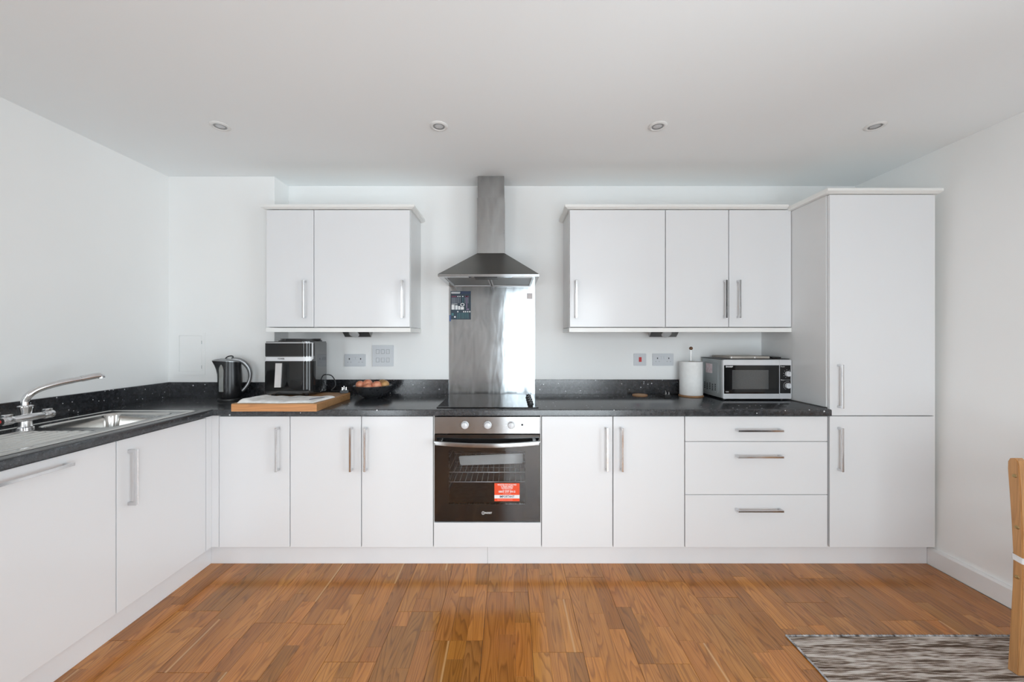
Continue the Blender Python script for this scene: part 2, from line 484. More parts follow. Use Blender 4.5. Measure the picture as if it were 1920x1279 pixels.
def thing(name, label, cat, loc, group=None):
    o = bpy.data.objects.new(name, None)
    o.empty_display_size = 0.05
    o.location = loc
    COL.objects.link(o)
    WLOC[o.name] = Vector(loc)
    tag(o, label, cat, group)
    return o


def tag(o, label=None, cat=None, group=None, kind=None):
    if label:
        o['label'] = label
    if cat:
        o['category'] = cat
    if group:
        o['group'] = group
    if kind:
        o['kind'] = kind
    return o


def link(name, bm, m, parent=None, smooth=False, sharp=None, uv=True, label=None, kind=None, origin=None):
    """one bmesh (world coordinates) -> one mesh object, origin at its own centre"""
    bm.verts.ensure_lookup_table()
    bmesh.ops.recalc_face_normals(bm, faces=bm.faces[:])
    if uv:
        L = bm.loops.layers.uv.verify()
        for f in bm.faces:
            n = f.normal
            ax = max(range(3), key=lambda i: abs(n[i]))
            for lp in f.loops:
                c = lp.vert.co
                lp[L].uv = (c.y, c.z) if ax == 0 else ((c.x, c.z) if ax == 1 else (c.x, c.y))
    if origin is None:
        lo = Vector([min(v.co[i] for v in bm.verts) for i in range(3)])
        hi = Vector([max(v.co[i] for v in bm.verts) for i in range(3)])
        origin = (lo + hi) / 2
    origin = Vector(origin)
    bmesh.ops.translate(bm, verts=bm.verts[:], vec=-origin)
    me = bpy.data.meshes.new(name)
    bm.to_mesh(me)
    bm.free()
    for mm in (m if isinstance(m, (list, tuple)) else [m]):
        me.materials.append(mm)
    if smooth:
        for p in me.polygons:
            p.use_smooth = True
        if sharp:
            me.set_sharp_from_angle(angle=math.radians(sharp))
    o = bpy.data.objects.new(name, me)
    COL.objects.link(o)
    WLOC[o.name] = origin
    if parent is not None:
        o.parent = parent
        o.location = origin - WLOC[parent.name]
    else:
        o.location = origin
    if label:
        o['label'] = label
    if kind:
        o['kind'] = kind
    return o


def add_box(bm, x0, x1, y0, y1, z0, z1, bevel=0.0, seg=1, mi=0):
    vs_ = [bm.verts.new((x, y, z)) for x in (x0, x1) for y in (y0, y1) for z in (z0, z1)]
    q = [(0, 1, 3, 2), (4, 6, 7, 5), (0, 4, 5, 1), (2, 3, 7, 6), (0, 2, 6, 4), (1, 5, 7, 3)]
    fs = [bm.faces.new([vs_[i] for i in f]) for f in q]
    for f in fs:
        f.material_index = mi
    if bevel > 0:
        es = list({e for f in fs for e in f.edges})
        r = bmesh.ops.bevel(bm, geom=es, offset=bevel, segments=seg, affect='EDGES', profile=0.5)
        for f in r['faces']:
            f.material_index = mi
    return fs


def box(name, x0, x1, y0, y1, z0, z1, m, parent=None, bevel=0.0, seg=1, **kw):
    bm = bmesh.new()
    add_box(bm, x0, x1, y0, y1, z0, z1, bevel, seg)
    return link(name, bm, m, parent, **kw)


def add_prism(bm, pts, axis, a0, a1, mi=0):
    """polygon in the two other axes, extruded along axis"""
    def P(p, a):
        return {'X': (a, p[0], p[1]), 'Y': (p[0], a, p[1]), 'Z': (p[0], p[1], a)}[axis]
    A = [bm.verts.new(P(p, a0)) for p in pts]
    B = [bm.verts.new(P(p, a1)) for p in pts]
    n = len(pts)
    fs = [bm.faces.new(A), bm.faces.new(B[::-1])]
    for i in range(n):
        fs.append(bm.faces.new((A[i], A[(i + 1) % n], B[(i + 1) % n], B[i])))
    for f in fs:
        f.material_index = mi
    return A, B, fs


def add_tube(bm, pts, rad, seg=12, cap=True, mi=0, flat=1.0):
    pts = [Vector(p) for p in pts]
    n = len(pts)
    rads = rad if isinstance(rad, (list, tuple)) else [rad] * n
    rings = []
    up = None
    for i in range(n):
        t = (pts[min(i + 1, n - 1)] - pts[max(i - 1, 0)]).normalized()
        if up is None:
            ref = Vector((0, 1, 0)) if abs(t.y) < 0.9 else Vector((0, 0, 1))
            up = (ref - t * ref.dot(t)).normalized()
        else:
            up = (up - t * up.dot(t)).normalized()
        s = t.cross(up)
        rings.append([bm.verts.new(pts[i] + (up * math.cos(2 * PI * k / seg) * flat + s * math.sin(2 * PI * k / seg)) * rads[i]) for k in range(seg)])
    for i in range(n - 1):
        for k in range(seg):
            f = bm.faces.new((rings[i][k], rings[i][(k + 1) % seg], rings[i + 1][(k + 1) % seg], rings[i + 1][k]))
            f.material_index = mi
    if cap:
        bm.faces.new(rings[0][::-1]).material_index = mi
        bm.faces.new(rings[-1]).material_index = mi


def smooth_path(pts, sub=6):
    pts = [Vector(p) for p in pts]
    out = []
    for i in range(len(pts) - 1):
        p0, p1, p2, p3 = pts[max(i - 1, 0)], pts[i], pts[i + 1], pts[min(i + 2, len(pts) - 1)]
        for k in range(sub):
            t = k / sub
            out.append(0.5 * ((2 * p1) + (p2 - p0) * t + (2 * p0 - 5 * p1 + 4 * p2 - p3) * t * t + (3 * p1 - p0 - 3 * p2 + p3) * t ** 3))
    out.append(pts[-1])
    return out


def add_lathe(bm, prof, c, seg=32, axis='Z', mi=0):
    """prof: (radius, height) pairs; closed at both ends when radius is 0"""
    rings = []
    for r, h in prof:
        ring = []
        if r < 1e-6:
            p = {'Z': (c[0], c[1], c[2] + h), 'Y': (c[0], c[1] + h, c[2]), 'X': (c[0] + h, c[1], c[2])}[axis]
            ring = [bm.verts.new(p)]
        else:
            for k in range(seg):
                a = 2 * PI * k / seg
                u, v = r * math.cos(a), r * math.sin(a)
                p = {'Z': (c[0] + u, c[1] + v, c[2] + h), 'Y': (c[0] + u, c[1] + h, c[2] + v), 'X': (c[0] + h, c[1] + u, c[2] + v)}[axis]
                ring.append(bm.verts.new(p))
        rings.append(ring)
    for a, b in zip(rings, rings[1:]):
        for k in range(seg):
            k2 = (k + 1) % seg
            if len(a) == 1 and len(b) == 1:
                continue
            if len(a) == 1:
                f = bm.faces.new((a[0], b[k], b[k2]))
            elif len(b) == 1:
                f = bm.faces.new((a[k], b[0], a[k2]))
            else:
                f = bm.faces.new((a[k], b[k], b[k2], a[k2]))
            f.material_index = mi


def lathe(name, prof, c, m, parent=None, seg=32, axis='Z', sharp=35, **kw):
    bm = bmesh.new()
    add_lathe(bm, prof, c, seg, axis)
    return link(name, bm, m, parent, smooth=True, sharp=sharp, **kw)


def tube(name, pts, rad, m, parent=None, seg=12, **kw):
    bm = bmesh.new()
    fl = kw.pop('flat', 1.0)
    add_tube(bm, pts, rad, seg, flat=fl)
    return link(name, bm, m, parent, smooth=True, sharp=40, **kw)


def grid_slab(bm, us, vs_, d0, d1, skip, to):
    """slab made of a grid of cells with some cells left out; to(u, v, d) -> point"""
    V = {}

    def vert(i, j, k):
        if (i, j, k) not in V:
            V[i, j, k] = bm.verts.new(to(us[i], vs_[j], (d0, d1)[k]))
        return V[i, j, k]
    nu, nv = len(us) - 1, len(vs_) - 1
    full = lambda i, j: 0 <= i < nu and 0 <= j < nv and (i, j) not in skip
    for i in range(nu):
        for j in range(nv):
            if not full(i, j):
                continue
            for k in (0, 1):
                bm.faces.new([vert(i, j, k), vert(i + 1, j, k), vert(i + 1, j + 1, k), vert(i, j + 1, k)])
            if not full(i - 1, j):
                bm.faces.new([vert(i, j, 0), vert(i, j + 1, 0), vert(i, j + 1, 1), vert(i, j, 1)])
            if not full(i + 1, j):
                bm.faces.new([vert(i + 1, j, 0), vert(i + 1, j + 1, 0), vert(i + 1, j + 1, 1), vert(i + 1, j, 1)])
            if not full(i, j - 1):
                bm.faces.new([vert(i, j, 0), vert(i + 1, j, 0), vert(i + 1, j, 1), vert(i, j, 1)])
            if not full(i, j + 1):
                bm.faces.new([vert(i, j + 1, 0), vert(i + 1, j + 1, 0), vert(i + 1, j + 1, 1), vert(i, j + 1, 1)])


def bevel_where(bm, test, off, seg=3):
    es = [e for e in bm.edges if test(e.verts[0].co) and test(e.verts[1].co)]
    if es:
        bmesh.ops.bevel(bm, geom=es, offset=off, segments=seg, affect='EDGES', profile=0.5)


def text_bm(bm, s, size, x, y, z, align='CENTER', mi=0, width=None, bold=0.0, face='-Y', ext=0.0002):
    cu = bpy.data.curves.new('lettering_source', 'FONT')
    cu.body = s
    cu.size = size
    cu.align_x = align
    cu.align_y = 'CENTER'
    cu.resolution_u = 2
    cu.offset = bold
    cu.extrude = ext
    o = bpy.data.objects.new('lettering_source', cu)
    me = o.to_mesh()
    co = [v.co.copy() for v in me.vertices]
    fs = [list(p.vertices) for p in me.polygons]
    o.to_mesh_clear()
    bpy.data.objects.remove(o)
    bpy.data.curves.remove(cu)
    if not co:
        return
    k = 1.0
    if width:
        w = max(c.x for c in co) - min(c.x for c in co)
        k = width / w
    vs_ = []
    for c in co:
        p = (x + c.x * k, y - c.z, z + c.y) if face == '-Y' else ((x + c.x * k, y + c.y, z + c.z) if face == 'Z' else (x + c.z, y + c.x * k, z + c.y))
        vs_.append(bm.verts.new(p))
    for f in fs:
        try:
            bm.faces.new([vs_[i] for i in f]).material_index = mi
        except ValueError:
            pass


def rrect(x0, x1, y0, y1, r, seg=6):
    """rounded rectangle outline; r = one radius or four (at x0y0, x1y0, x1y1, x0y1)"""
    rs = r if isinstance(r, (list, tuple)) else [r] * 4
    out = []
    for (cx, cy, a0, rr) in ((x0 + rs[0], y0 + rs[0], PI, rs[0]), (x1 - rs[1], y0 + rs[1], 1.5 * PI, rs[1]),
                             (x1 - rs[2], y1 - rs[2], 0, rs[2]), (x0 + rs[3], y1 - rs[3], 0.5 * PI, rs[3])):
        for k in range(seg + 1):
            a = a0 + 0.5 * PI * k / seg
            out.append((cx + rr * math.cos(a), cy + rr * math.sin(a)))
    return out


def handle(parent, c, length, along, out, name='handle'):
    """chrome D handle: flat bar on two square posts. c = centre on the door face"""
    c = Vector(c)
    a = Vector(along)
    n = Vector(out)
    s = a.cross(n)
    bm = bmesh.new()

    def blk(ca, hs, b=0.0007):
        r = bmesh.ops.create_cube(bm, size=1.0)
        M = Matrix((a, s, n)).transposed()
        for v in r['verts']:
            p = v.co
            v.co = ca + M @ Vector((p.x * hs[0] * 2, p.y * hs[1] * 2, p.z * hs[2] * 2))
        es = list({e for v in r['verts'] for e in v.link_edges})
        bmesh.ops.bevel(bm, geom=es, offset=b, segments=1, affect='EDGES')
    blk(c + n * 0.031, (length / 2, 0.0055, 0.004))
    for sg in (-1, 1):
        blk(c + a * sg * (length / 2 - 0.006) + n * 0.0135, (0.006, 0.0050, 0.0135))
    return link(name, bm, chrome_m, parent)


# ------------------------------------------------------------------ room shell
H = 2.364
YB = 2.73           # kitchen wall
XL = -2.287         # left wall
YF = W1['y']           # wall behind the camera

# subfloor, with every visible floor strip laid on it
fl = box('floor', XL - 0.1, 2.55, YF - 0.1, YB + 0.1, -0.12, -0.010, carc_m)
tag(fl, kind='structure')
BW, SW = 0.207, 0.069
ends = {0: 1.567, 2: 1.511, 4: 1.90, 6: 1.862, 8: 1.745, -2: 1.628, 1: 2.06, -1: 1.94, 3: 2.02, 5: 1.60, -3: 1.80, 7: 2.05, -4: 1.52, -5: 1.72}
Y0P, Y1P = 1.30, 2.198
ccount = 0
for k in range(-9, 12):
    bx = 0.09 + BW * k
    yend = ends.get(k, random.uniform(1.4, 2.1))
    for s in range(3):
        x0 = bx + s * SW + (0.0007 if s == 0 else 0.0002)
        x1 = bx + (s + 1) * SW - (0.0007 if s == 2 else 0.0002)
        x0, x1 = max(x0, -1.735), min(x1, 2.372)
        if x1 - x0 < 0.01:
            continue
        cuts = [Y0P]
        y = Y0P + random.uniform(0.05, 0.42)
        while y < Y1P - 0.06:
            if abs(y - yend) > 0.07:
                cuts.append(y)
            y += random.uniform(0.26, 0.55)
        cuts.append(yend)
        cuts.append(Y1P)
        cuts = sorted(set(cuts))
        for a, b in zip(cuts, cuts[1:]):
            ga = 0.0008 if a == yend else (0.0002 if a > Y0P else 0)
            gb = 0.0008 if b == yend else (0.0002 if b < Y1P else 0)
            if b - a < 0.02:
                continue
            o = box('plank', x0, x1, a + ga, b - gb, -0.010, random.uniform(-0.0002, 0.0002), floor_m, fl, 0.0004)
            t = random.choice([0.76, 0.84, 0.91, 0.96, 1.0, 1.05, 1.10, 1.18])
            streak = random.choice([9] * 30 + [0.0295, -0.0295])
            o.color = (t * random.uniform(0.97, 1.05), t, t * random.uniform(0.88, 1.08), streak)
# the strips nearer than the frame, joined
bm = bmesh.new()
x = -1.735 - 8 * SW
while x < 2.372:
    x1 = min(x + SW, 2.372)
    y = YF
    cut = YF + random.uniform(0.2, 0.6)
    yend = Y0P if x > -1.74 else 1.003
    while y < yend - 0.02:
        y2 = min(cut, yend)
        if yend - y2 < 0.05:
            y2 = yend
        add_box(bm, x + 0.0003, x1 - 0.0003, y + 0.0003, y2 - 0.0003, -0.010, 0.0)
        y = y2
        cut = y + random.uniform(0.35, 0.75)
    x += SW
o = link('plank_field', bm, floor_m, fl, kind='stuff')
o.color = (1, 1, 1, 9)

ce = box('ceiling', XL - 0.1, 2.55, YF - 0.1, YB + 0.1, H, H + 0.1, ceil_m)
tag(ce, kind='structure')
tag(box('wall_back', XL - 0.1, 2.55, YB, YB + 0.1, -0.01, H, wall_m), kind='structure')
# boxed-in pier filling the left corner
tag(box('wall_corner_pier', XL, -1.578, 2.567, YB, -0.01, H, wall_m, bevel=0.002), kind='structure')
tag(box('wall_left', XL - 0.1, XL, YF - 0.1, YB, -0.01, H, wall_m), kind='structure')
# right wall, a little out of plumb
XR0, XR1 = 2.390, 2.452


def xr(z):
    return XR0 + (XR1 - XR0) * z / H


bm = bmesh.new()
grid_slab(bm, [YF - 0.1, WR_FILL['y0'], WR_FILL['y1'], YB], [-0.01, WR_FILL['z0'], WR_FILL['z1'], H], 0.0, 0.1, {(1, 1)}, lambda u, v, d: (xr(v) + d, u, v))
tag(link('wall_right', bm, wall_m), kind='structure')
bm = bmesh.new()
grid_slab(bm, [XL - 0.1, W2_FILL['x0'], W2_FILL['x1'], W1['x0'], W1['x1'], 2.55], [-0.01, W1['z0'], W1['z1'], H], YF - 0.1, YF, {(1, 1), (3, 1)}, lambda u, v, d: (u, d, v))
tag(link('wall_front', bm, wall_m), kind='structure')


def window(name, u0, u1, v0, v1, to, bars):
    fr = 0.05
    bm = bmesh.new()
    us = [u0, u0 + fr]
    skip = set()
    w = (u1 - u0 - fr * (bars + 1)) / bars
    for i in range(bars):
        us += [us[-1] + w, us[-1] + w + fr]
        skip.add((2 * i + 1, 1))
    grid_slab(bm, us, [v0, v0 + fr, v1 - fr, v1], -0.03, 0.03, skip, to)
    r = link(name, bm, pane_frame_m)
    tag(r, kind='structure')
    for i in range(bars):
        bm = bmesh.new()
        grid_slab(bm, [us[2 * i + 1], us[2 * i + 2]], [v0 + fr, v1 - fr], -0.004, 0.004, set(), to)
        link('pane', bm, winglass_m, r)
    return r


window('window_1', W1['x0'], W1['x1'], W1['z0'], W1['z1'], lambda u, v, d: (u, YF - 0.05 + d, v), 1)
window('fill_window_2', W2_FILL['x0'], W2_FILL['x1'], W2_FILL['z0'], W2_FILL['z1'], lambda u, v, d: (u, YF - 0.05 + d, v), 1)
window('fill_window_3', WR_FILL['y0'], WR_FILL['y1'], WR_FILL['z0'], WR_FILL['z1'], lambda u, v, d: (xr(v) + 0.05 + d, u, v), 2)

# skirting along the right wall: chamfered top
bm = bmesh.new()
add_prism(bm, [(2.371, 0.0), (xr(0.0) - 0.0005, 0.0), (xr(0.095) - 0.0005, 0.098), (2.378, 0.098), (2.371, 0.088)], 'Y', -1.04, 2.1845)
tag(link('baseboard_right', bm, skirt_m), kind='structure')
bm = bmesh.new()
add_prism(bm, [(XL + 0.0005, 0.0), (XL + 0.018, 0.0), (XL + 0.018, 0.088), (XL + 0.011, 0.098), (XL + 0.0005, 0.098)], 'Y', -1.04, 1.003)
tag(link('baseboard_left', bm, skirt_m), kind='structure')

# ------------------------------------------------------------------ kitchen units
YD = 2.15           # front plane of base doors
XD = -1.673         # front plane of the doors of the left run
T = 0.018
ZD0, ZD1 = 0.111, 0.844
GAP = 0.0026


def base_unit(x0, x1, label, doors, group='white gloss base cabinets on the kitchen wall'):
    r = thing('base_cabinet', label, 'cabinet', ((x0 + x1) / 2, 2.44, 0.0), group)
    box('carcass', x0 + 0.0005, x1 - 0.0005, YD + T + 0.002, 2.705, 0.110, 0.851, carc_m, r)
    for (a, b, hx) in doors:
        d = box('door', a + GAP, b - GAP, YD, YD + T, ZD0, ZD1, door_m, r, 0.0012)
        if hx is not None:
            handle(d, (hx, YD, 0.6645), 0.242, (0, 0, 1), (0, -1, 0))
    return r


base_unit(-1.633, -1.2347, 'single door white gloss base cabinet in the left corner below the kettle and chopping board',
          [(-1.633, -1.2347, -1.2945)])
base_unit(-1.2347, -0.4315, 'double door white gloss base cabinet immediately left of the oven',
          [(-1.2347, -0.8346, -0.8846), (-0.8346, -0.4315, -0.8046)])
base_unit(0.1735, 0.9765, 'double door white gloss base cabinet immediately right of the oven',
          [(0.1735, 0.5742, 0.5360), (0.5742, 0.9765, 0.6190)])
# drawers
r = thing('drawer_unit', 'white gloss unit of three wide drawers between the base cabinets and the tall cupboard', 'drawers', (1.38, 2.44, 0))
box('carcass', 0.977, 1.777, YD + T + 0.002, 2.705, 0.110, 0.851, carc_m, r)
for (z0, z1, hz) in ((0.7045, 0.844, 0.770), (0.4065, 0.7015, 0.625), (0.111, 0.4035, 0.326)):
    d = box('drawer', 0.9765 + GAP, 1.778 - GAP, YD, YD + T, z0, z1, door_m, r, 0.0012)
    handle(d, (1.382, YD, hz), 0.25, (1, 0, 0), (0, -1, 0))
# oven housing: the panel below the oven with narrow uprights each side
r = thing('oven_housing', 'white oven housing with a plain filler panel under the built-in oven', 'cabinet', (-0.13, 2.44, 0))
box('filler_panel', -0.429, 0.171, YD, YD + T, 0.111, 0.249, door_m, r, 0.0012)
box('side_panel', -0.4305, -0.4265, YD + 0.006, 2.70, 0.110, 0.851, side_m, r)
box('side_panel', 0.1685, 0.1725, YD + 0.006, 2.70, 0.110, 0.851, side_m, r)
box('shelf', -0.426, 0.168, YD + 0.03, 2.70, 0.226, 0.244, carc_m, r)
# corner fillers
r = thing('corner_post', 'narrow white corner filler where the two cabinet runs meet', 'filler', (XD, YD, 0))
box('filler_strip', XD - T, XD, 2.113, 2.168, 0.111, 0.853, door_m, r, 0.001)
box('filler_strip', XD + 0.0005, -1.634, YD, YD + T, 0.111, 0.853, door_m, r, 0.001)

# left run: sink cabinet and integrated dishwasher
r = thing('sink_cabinet', 'white gloss base cabinet under the sink bowl on the left run', 'cabinet', (-1.97, 1.87, 0))
bm = bmesh.new()
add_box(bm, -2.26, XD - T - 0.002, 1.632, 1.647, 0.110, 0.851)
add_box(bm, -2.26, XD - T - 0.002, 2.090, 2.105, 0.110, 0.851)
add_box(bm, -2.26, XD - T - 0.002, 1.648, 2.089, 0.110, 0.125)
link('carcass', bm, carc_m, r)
d = box('door', XD - T, XD, 1.631 + GAP, 2.111 - GAP, ZD0, ZD1, door_m, r, 0.0012)
handle(d, (XD, 1.683, 0.672), 0.242, (0, 0, 1), (1, 0, 0))
r = thing('dishwasher', 'integrated dishwasher behind a white gloss panel with a horizontal handle under the drainer', 'dishwasher', (-1.97, 1.33, 0))
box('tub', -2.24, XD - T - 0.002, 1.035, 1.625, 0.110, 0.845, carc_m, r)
d = box('front_panel', XD - T, XD, 1.029 + GAP, 1.631 - GAP, ZD0, ZD1, door_m, r, 0.0012)
handle(d, (XD, 1.325, 0.808), 0.242, (0, 1, 0), (1, 0, 0))
r = box('end_panel', -2.27, XD, 1.004, 1.027, 0.0, 0.851, door_m)
tag(r, 'white end panel closing the near end of the left cabinet run', 'panel')

# plinths
tag(box('plinth', -1.7025, -0.1305, 2.185, 2.200, 0.0, 0.107, plinth_m, bevel=0.0008),
    'white plinth board under the cabinets on the left half of the kitchen wall', 'plinth', 'white plinth boards')
tag(box('plinth', -0.1295, 2.3705, 2.185, 2.200, 0.0, 0.107, plinth_m, bevel=0.0008),
    'white plinth board under oven, drawers and tall cupboard', 'plinth', 'white plinth boards')
tag(box('plinth', -1.718, -1.703, 1.03, 2.1995, 0.0, 0.107, plinth_m, bevel=0.0008),
    'white plinth board under the sink run along the left side', 'plinth', 'white plinth boards')

# tall cupboard
XT0, XT1 = 1.789, 2.377
r = thing('tall_cupboard', 'full height white gloss cupboard with two stacked doors at the right wall', 'cupboard', (2.08, 2.44, 0))
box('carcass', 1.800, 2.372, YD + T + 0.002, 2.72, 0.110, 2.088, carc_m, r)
box('side_panel', 1.784, 1.7985, 2.171, 2.729, 0.893, 2.088, side_m, r)
box('side_panel', 2.3735, 2.386, 2.158, 2.729, 0.110, 2.088, edge_m, r)
d = box('door', XT0, XT1, YD, YD + T, 0.849, 2.0860, door_m, r, 0.0012)
handle(d, (1.834, YD, 1.0145), 0.242, (0, 0, 1), (0, -1, 0))
d = box('door', XT0, XT1, YD, YD + T, 0.111, 0.8445, door_m, r, 0.0012)
handle(d, (1.834, YD, 0.6645), 0.242, (0, 0, 1), (0, -1, 0))


def cornice(name, label, x0, x1, yf, yb, z0, z1, ov_l, ov_r, front=0.02, tp=0.35):
    """flat moulding with a bevelled underside that steps out past the cabinet"""
    bm = bmesh.new()
    h = (z1 - z0)
    lo = [(x0 - ov_l * tp, yf - front * 0.2), (x1 + ov_r * tp, yf - front * 0.2), (x1 + ov_r * tp, yb), (x0 - ov_l * tp, yb)]
    hi = [(x0 - ov_l, yf - front), (x1 + ov_r, yf - front), (x1 + ov_r, yb), (x0 - ov_l, yb)]
    R = []
    for (pl, z) in ((lo, z0), (hi, z0 + h * 0.42), (hi, z1)):
        R.append([bm.verts.new((p[0], p[1], z)) for p in pl])
    bm.faces.new(R[0][::-1])
    bm.faces.new(R[-1])
    for a, b in zip(R, R[1:]):
        for i in range(4):
            bm.faces.new((a[i], a[(i + 1) % 4], b[(i + 1) % 4], b[i]))
    return tag(link(name, bm, edge_m), label, 'cornice', 'white cabinet cornices')


cornice('cornice', 'white cornice moulding on top of the tall cupboard', 1.786, 2.386, YD, 2.729, 2.0895, 2.114, 0.03, 0.013, 0.025, 0.9)

# wall cabinets
YU = 2.435
ZU0, ZU1 = 1.351, 2.0955


def wall_unit(x0, x1, label, doors, zt=0.0):
    r = thing('wall_cabinet', label, 'cabinet', ((x0 + x1) / 2, YB, ZU0), 'white gloss wall cabinets')
    return r, doors


def build_wall(x0, x1, label, doors):
    r = thing('wall_cabinet', label, 'cabinet', ((x0 + x1) / 2, 2.6, 1.3), 'white gloss wall cabinets')
    yb = YB - 0.001
    if x0 < -1.578:
        yb = 2.566
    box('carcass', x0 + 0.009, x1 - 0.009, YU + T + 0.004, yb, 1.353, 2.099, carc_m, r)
    box('side_panel', x0 + 0.0005, x0 + 0.0085, YU + T + 0.002, yb, 1.352, 2.100, side_m, r)
    box('side_panel', x1 - 0.0085, x1 - 0.0005, YU + T + 0.002, yb, 1.352, 2.100, side_m, r)
    for (a, b, hx) in doors:
        d = box('door', a + GAP, b - GAP, YU, YU + T, ZU0 + 0.003, ZU1, door_m, r, 0.0012)
        handle(d, (hx, YU, 1.529), 0.238, (0, 0, 1), (0, -1, 0))
    return r


build_wall(-1.549, -1.2465, 'narrow single door wall cabinet above the air fryer', [(-1.549, -1.2465, -1.299)])
build_wall(-1.2465, -0.636, 'wide single door wall cabinet left of the cooker hood', [(-1.2465, -0.636, -0.680)])
build_wall(0.375, 0.9835, 'wide single door wall cabinet immediately right of the cooker hood', [(0.375, 0.9835, 0.414)])
build_wall(0.9835, 1.789 - 0.006, 'double door wall cabinet between the wide cabinet and the tall cupboard', [(0.9835, 1.385, 1.353), (1.385, 1.789 - 0.006, 1.439)])
cornice('cornice', 'white cornice moulding on top of the two left wall cabinets', -1.549, -0.636, YU, 2.7295, 2.1005, 2.125, 0.03, 0.03, 0.018)
cornice('cornice', 'white cornice moulding on top of the right wall cabinets', 0.375, 1.752, YU, 2.7295, 2.1005, 2.125, 0.03, 0.0, 0.018)


def pelmet(x0, x1, label, right_return, left_return):
    bm = bmesh.new()
    add_box(bm, x0, x1, YU + 0.001, YU + 0.017, 1.322, 1.3485)
    if right_return:
        add_box(bm, x1 - 0.016, x1, YU + 0.0172, 2.729, 1.322, 1.3485)
    if left_return:
        add_box(bm, x0, x0 + 0.016, YU + 0.0172, 2.729, 1.322, 1.3485)
    return tag(link('pelmet', bm, edge_m), label, 'pelmet', 'white light pelmets')


pelmet(-1.551, -0.634, 'white light pelmet along the bottom of the left wall cabinets', True, False)
pelmet(0.373, 1.783, 'white light pelmet along the bottom of the right wall cabinets', False, True)

# ------------------------------------------------------------------ worktops and upstands
ZW0, ZW1 = 0.8535, 0.887
bm = bmesh.new()
A, B, F = add_prism(bm, [(-1.648, 2.125), (1.7785, 2.125), (1.7785, 2.7295), (-1.577, 2.7295), (-1.577, 2.5665), (-2.2865, 2.5665), (-2.2865, 2.1255), (-1.648, 2.1255)], 'Z', ZW0, ZW1)
bmesh.ops.recalc_face_normals(bm, faces=bm.faces[:])
bevel_where(bm, lambda c: abs(c.y - 2.125) < 1e-5 and abs(c.z - ZW1) < 1e-5, 0.007, 3)
tag(link('worktop', bm, worktop_m, smooth=True, sharp=30), 'dark speckled worktop along the kitchen wall from the corner to the tall cupboard', 'worktop', 'dark speckled worktops')
bm = bmesh.new()
grid_slab(bm, [-2.2865, -2.125, -1.735, -1.648], [1.004, 1.655, 2.055, 2.1250], ZW0, ZW1, {(1, 1)}, lambda u, v, d: (u, v, d))
bmesh.ops.recalc_face_normals(bm, faces=bm.faces[:])
bevel_where(bm, lambda c: abs(c.x + 1.648) < 1e-5 and abs(c.z - ZW1) < 1e-5, 0.007, 3)
tag(link('worktop', bm, worktop_m, smooth=True, sharp=30), 'dark speckled worktop of the left run around the sink', 'worktop', 'dark speckled worktops')
ZS = 0.990
UP = 'dark speckled upstands behind the worktops'
tag(box('upstand', -2.2865, -2.269, 1.004, 2.5665, ZW1, ZS, worktop_m, bevel=0.001), 'dark speckled upstand along the left wall behind the sink', 'upstand', UP)
tag(box('upstand', -2.2685, -1.577, 2.549, 2.5665, ZW1, ZS, worktop_m, bevel=0.001), 'dark speckled upstand on the boxed corner pier behind the kettle', 'upstand', UP)
tag(box('upstand', -1.5765, -0.437, 2.712, 2.7295, ZW1, ZS, worktop_m, bevel=0.001), 'dark speckled upstand left of the steel splashback', 'upstand', UP)
tag(box('upstand', 0.1755, 1.783, 2.712, 2.7295, ZW1, ZS, worktop_m, bevel=0.001), 'dark speckled upstand right of the steel splashback', 'upstand', UP)

# ------------------------------------------------------------------ sink
SX0, SX1, SY0, SY1 = -2.172, -1.697, 1.08, 2.085


def sd_rr(x, y, cx, cy, hx, hy, r):
    qx, qy = abs(x - cx) - hx + r, abs(y - cy) - hy + r
    return math.hypot(max(qx, 0), max(qy, 0)) + min(max(qx, qy), 0) - r


def sst(a, b, t):
    t = max(0, min(1, (t - a) / (b - a)))
    return t * t * (3 - 2 * t)


def sink_h(x, y):
    e = -sd_rr(x, y, (SX0 + SX1) / 2, (SY0 + SY1) / 2, (SX1 - SX0) / 2, (SY1 - SY0) / 2, 0.02)
    h = 0.0008 + 0.0055 * sst(-0.001, 0.006, e) - 0.0035 * sst(0.010, 0.020, e)
    b = -sd_rr(x, y, -1.93, 1.855, 0.172, 0.172, 0.055)
    h -= 0.150 * sst(0.0, 0.030, b) + 0.004 * sst(0.03, 0.17, b)
    dy = min(y - 1.115, 1.625 - y)
    dx = min(x + 2.055, -1.745 - x)
    if dy > 0 and dx > 0:
        k = sst(0, 0.03, dy) * sst(0, 0.006, dx)
        h += k * 0.0080 * (0.5 - 0.5 * math.cos(2 * PI * (x + 2.055) / 0.0443)) ** 2 - 0.0012 * k
    return h


def axis_pts(a, b, fine):
    out = [a]
    while out[-1] < b - 1e-9:
        step = 0.012
        for (lo, hi, st) in fine:
            if lo - 1e-9 <= out[-1] < hi - 1e-9:
                step = st
        out.append(min(out[-1] + step, b))
    return out


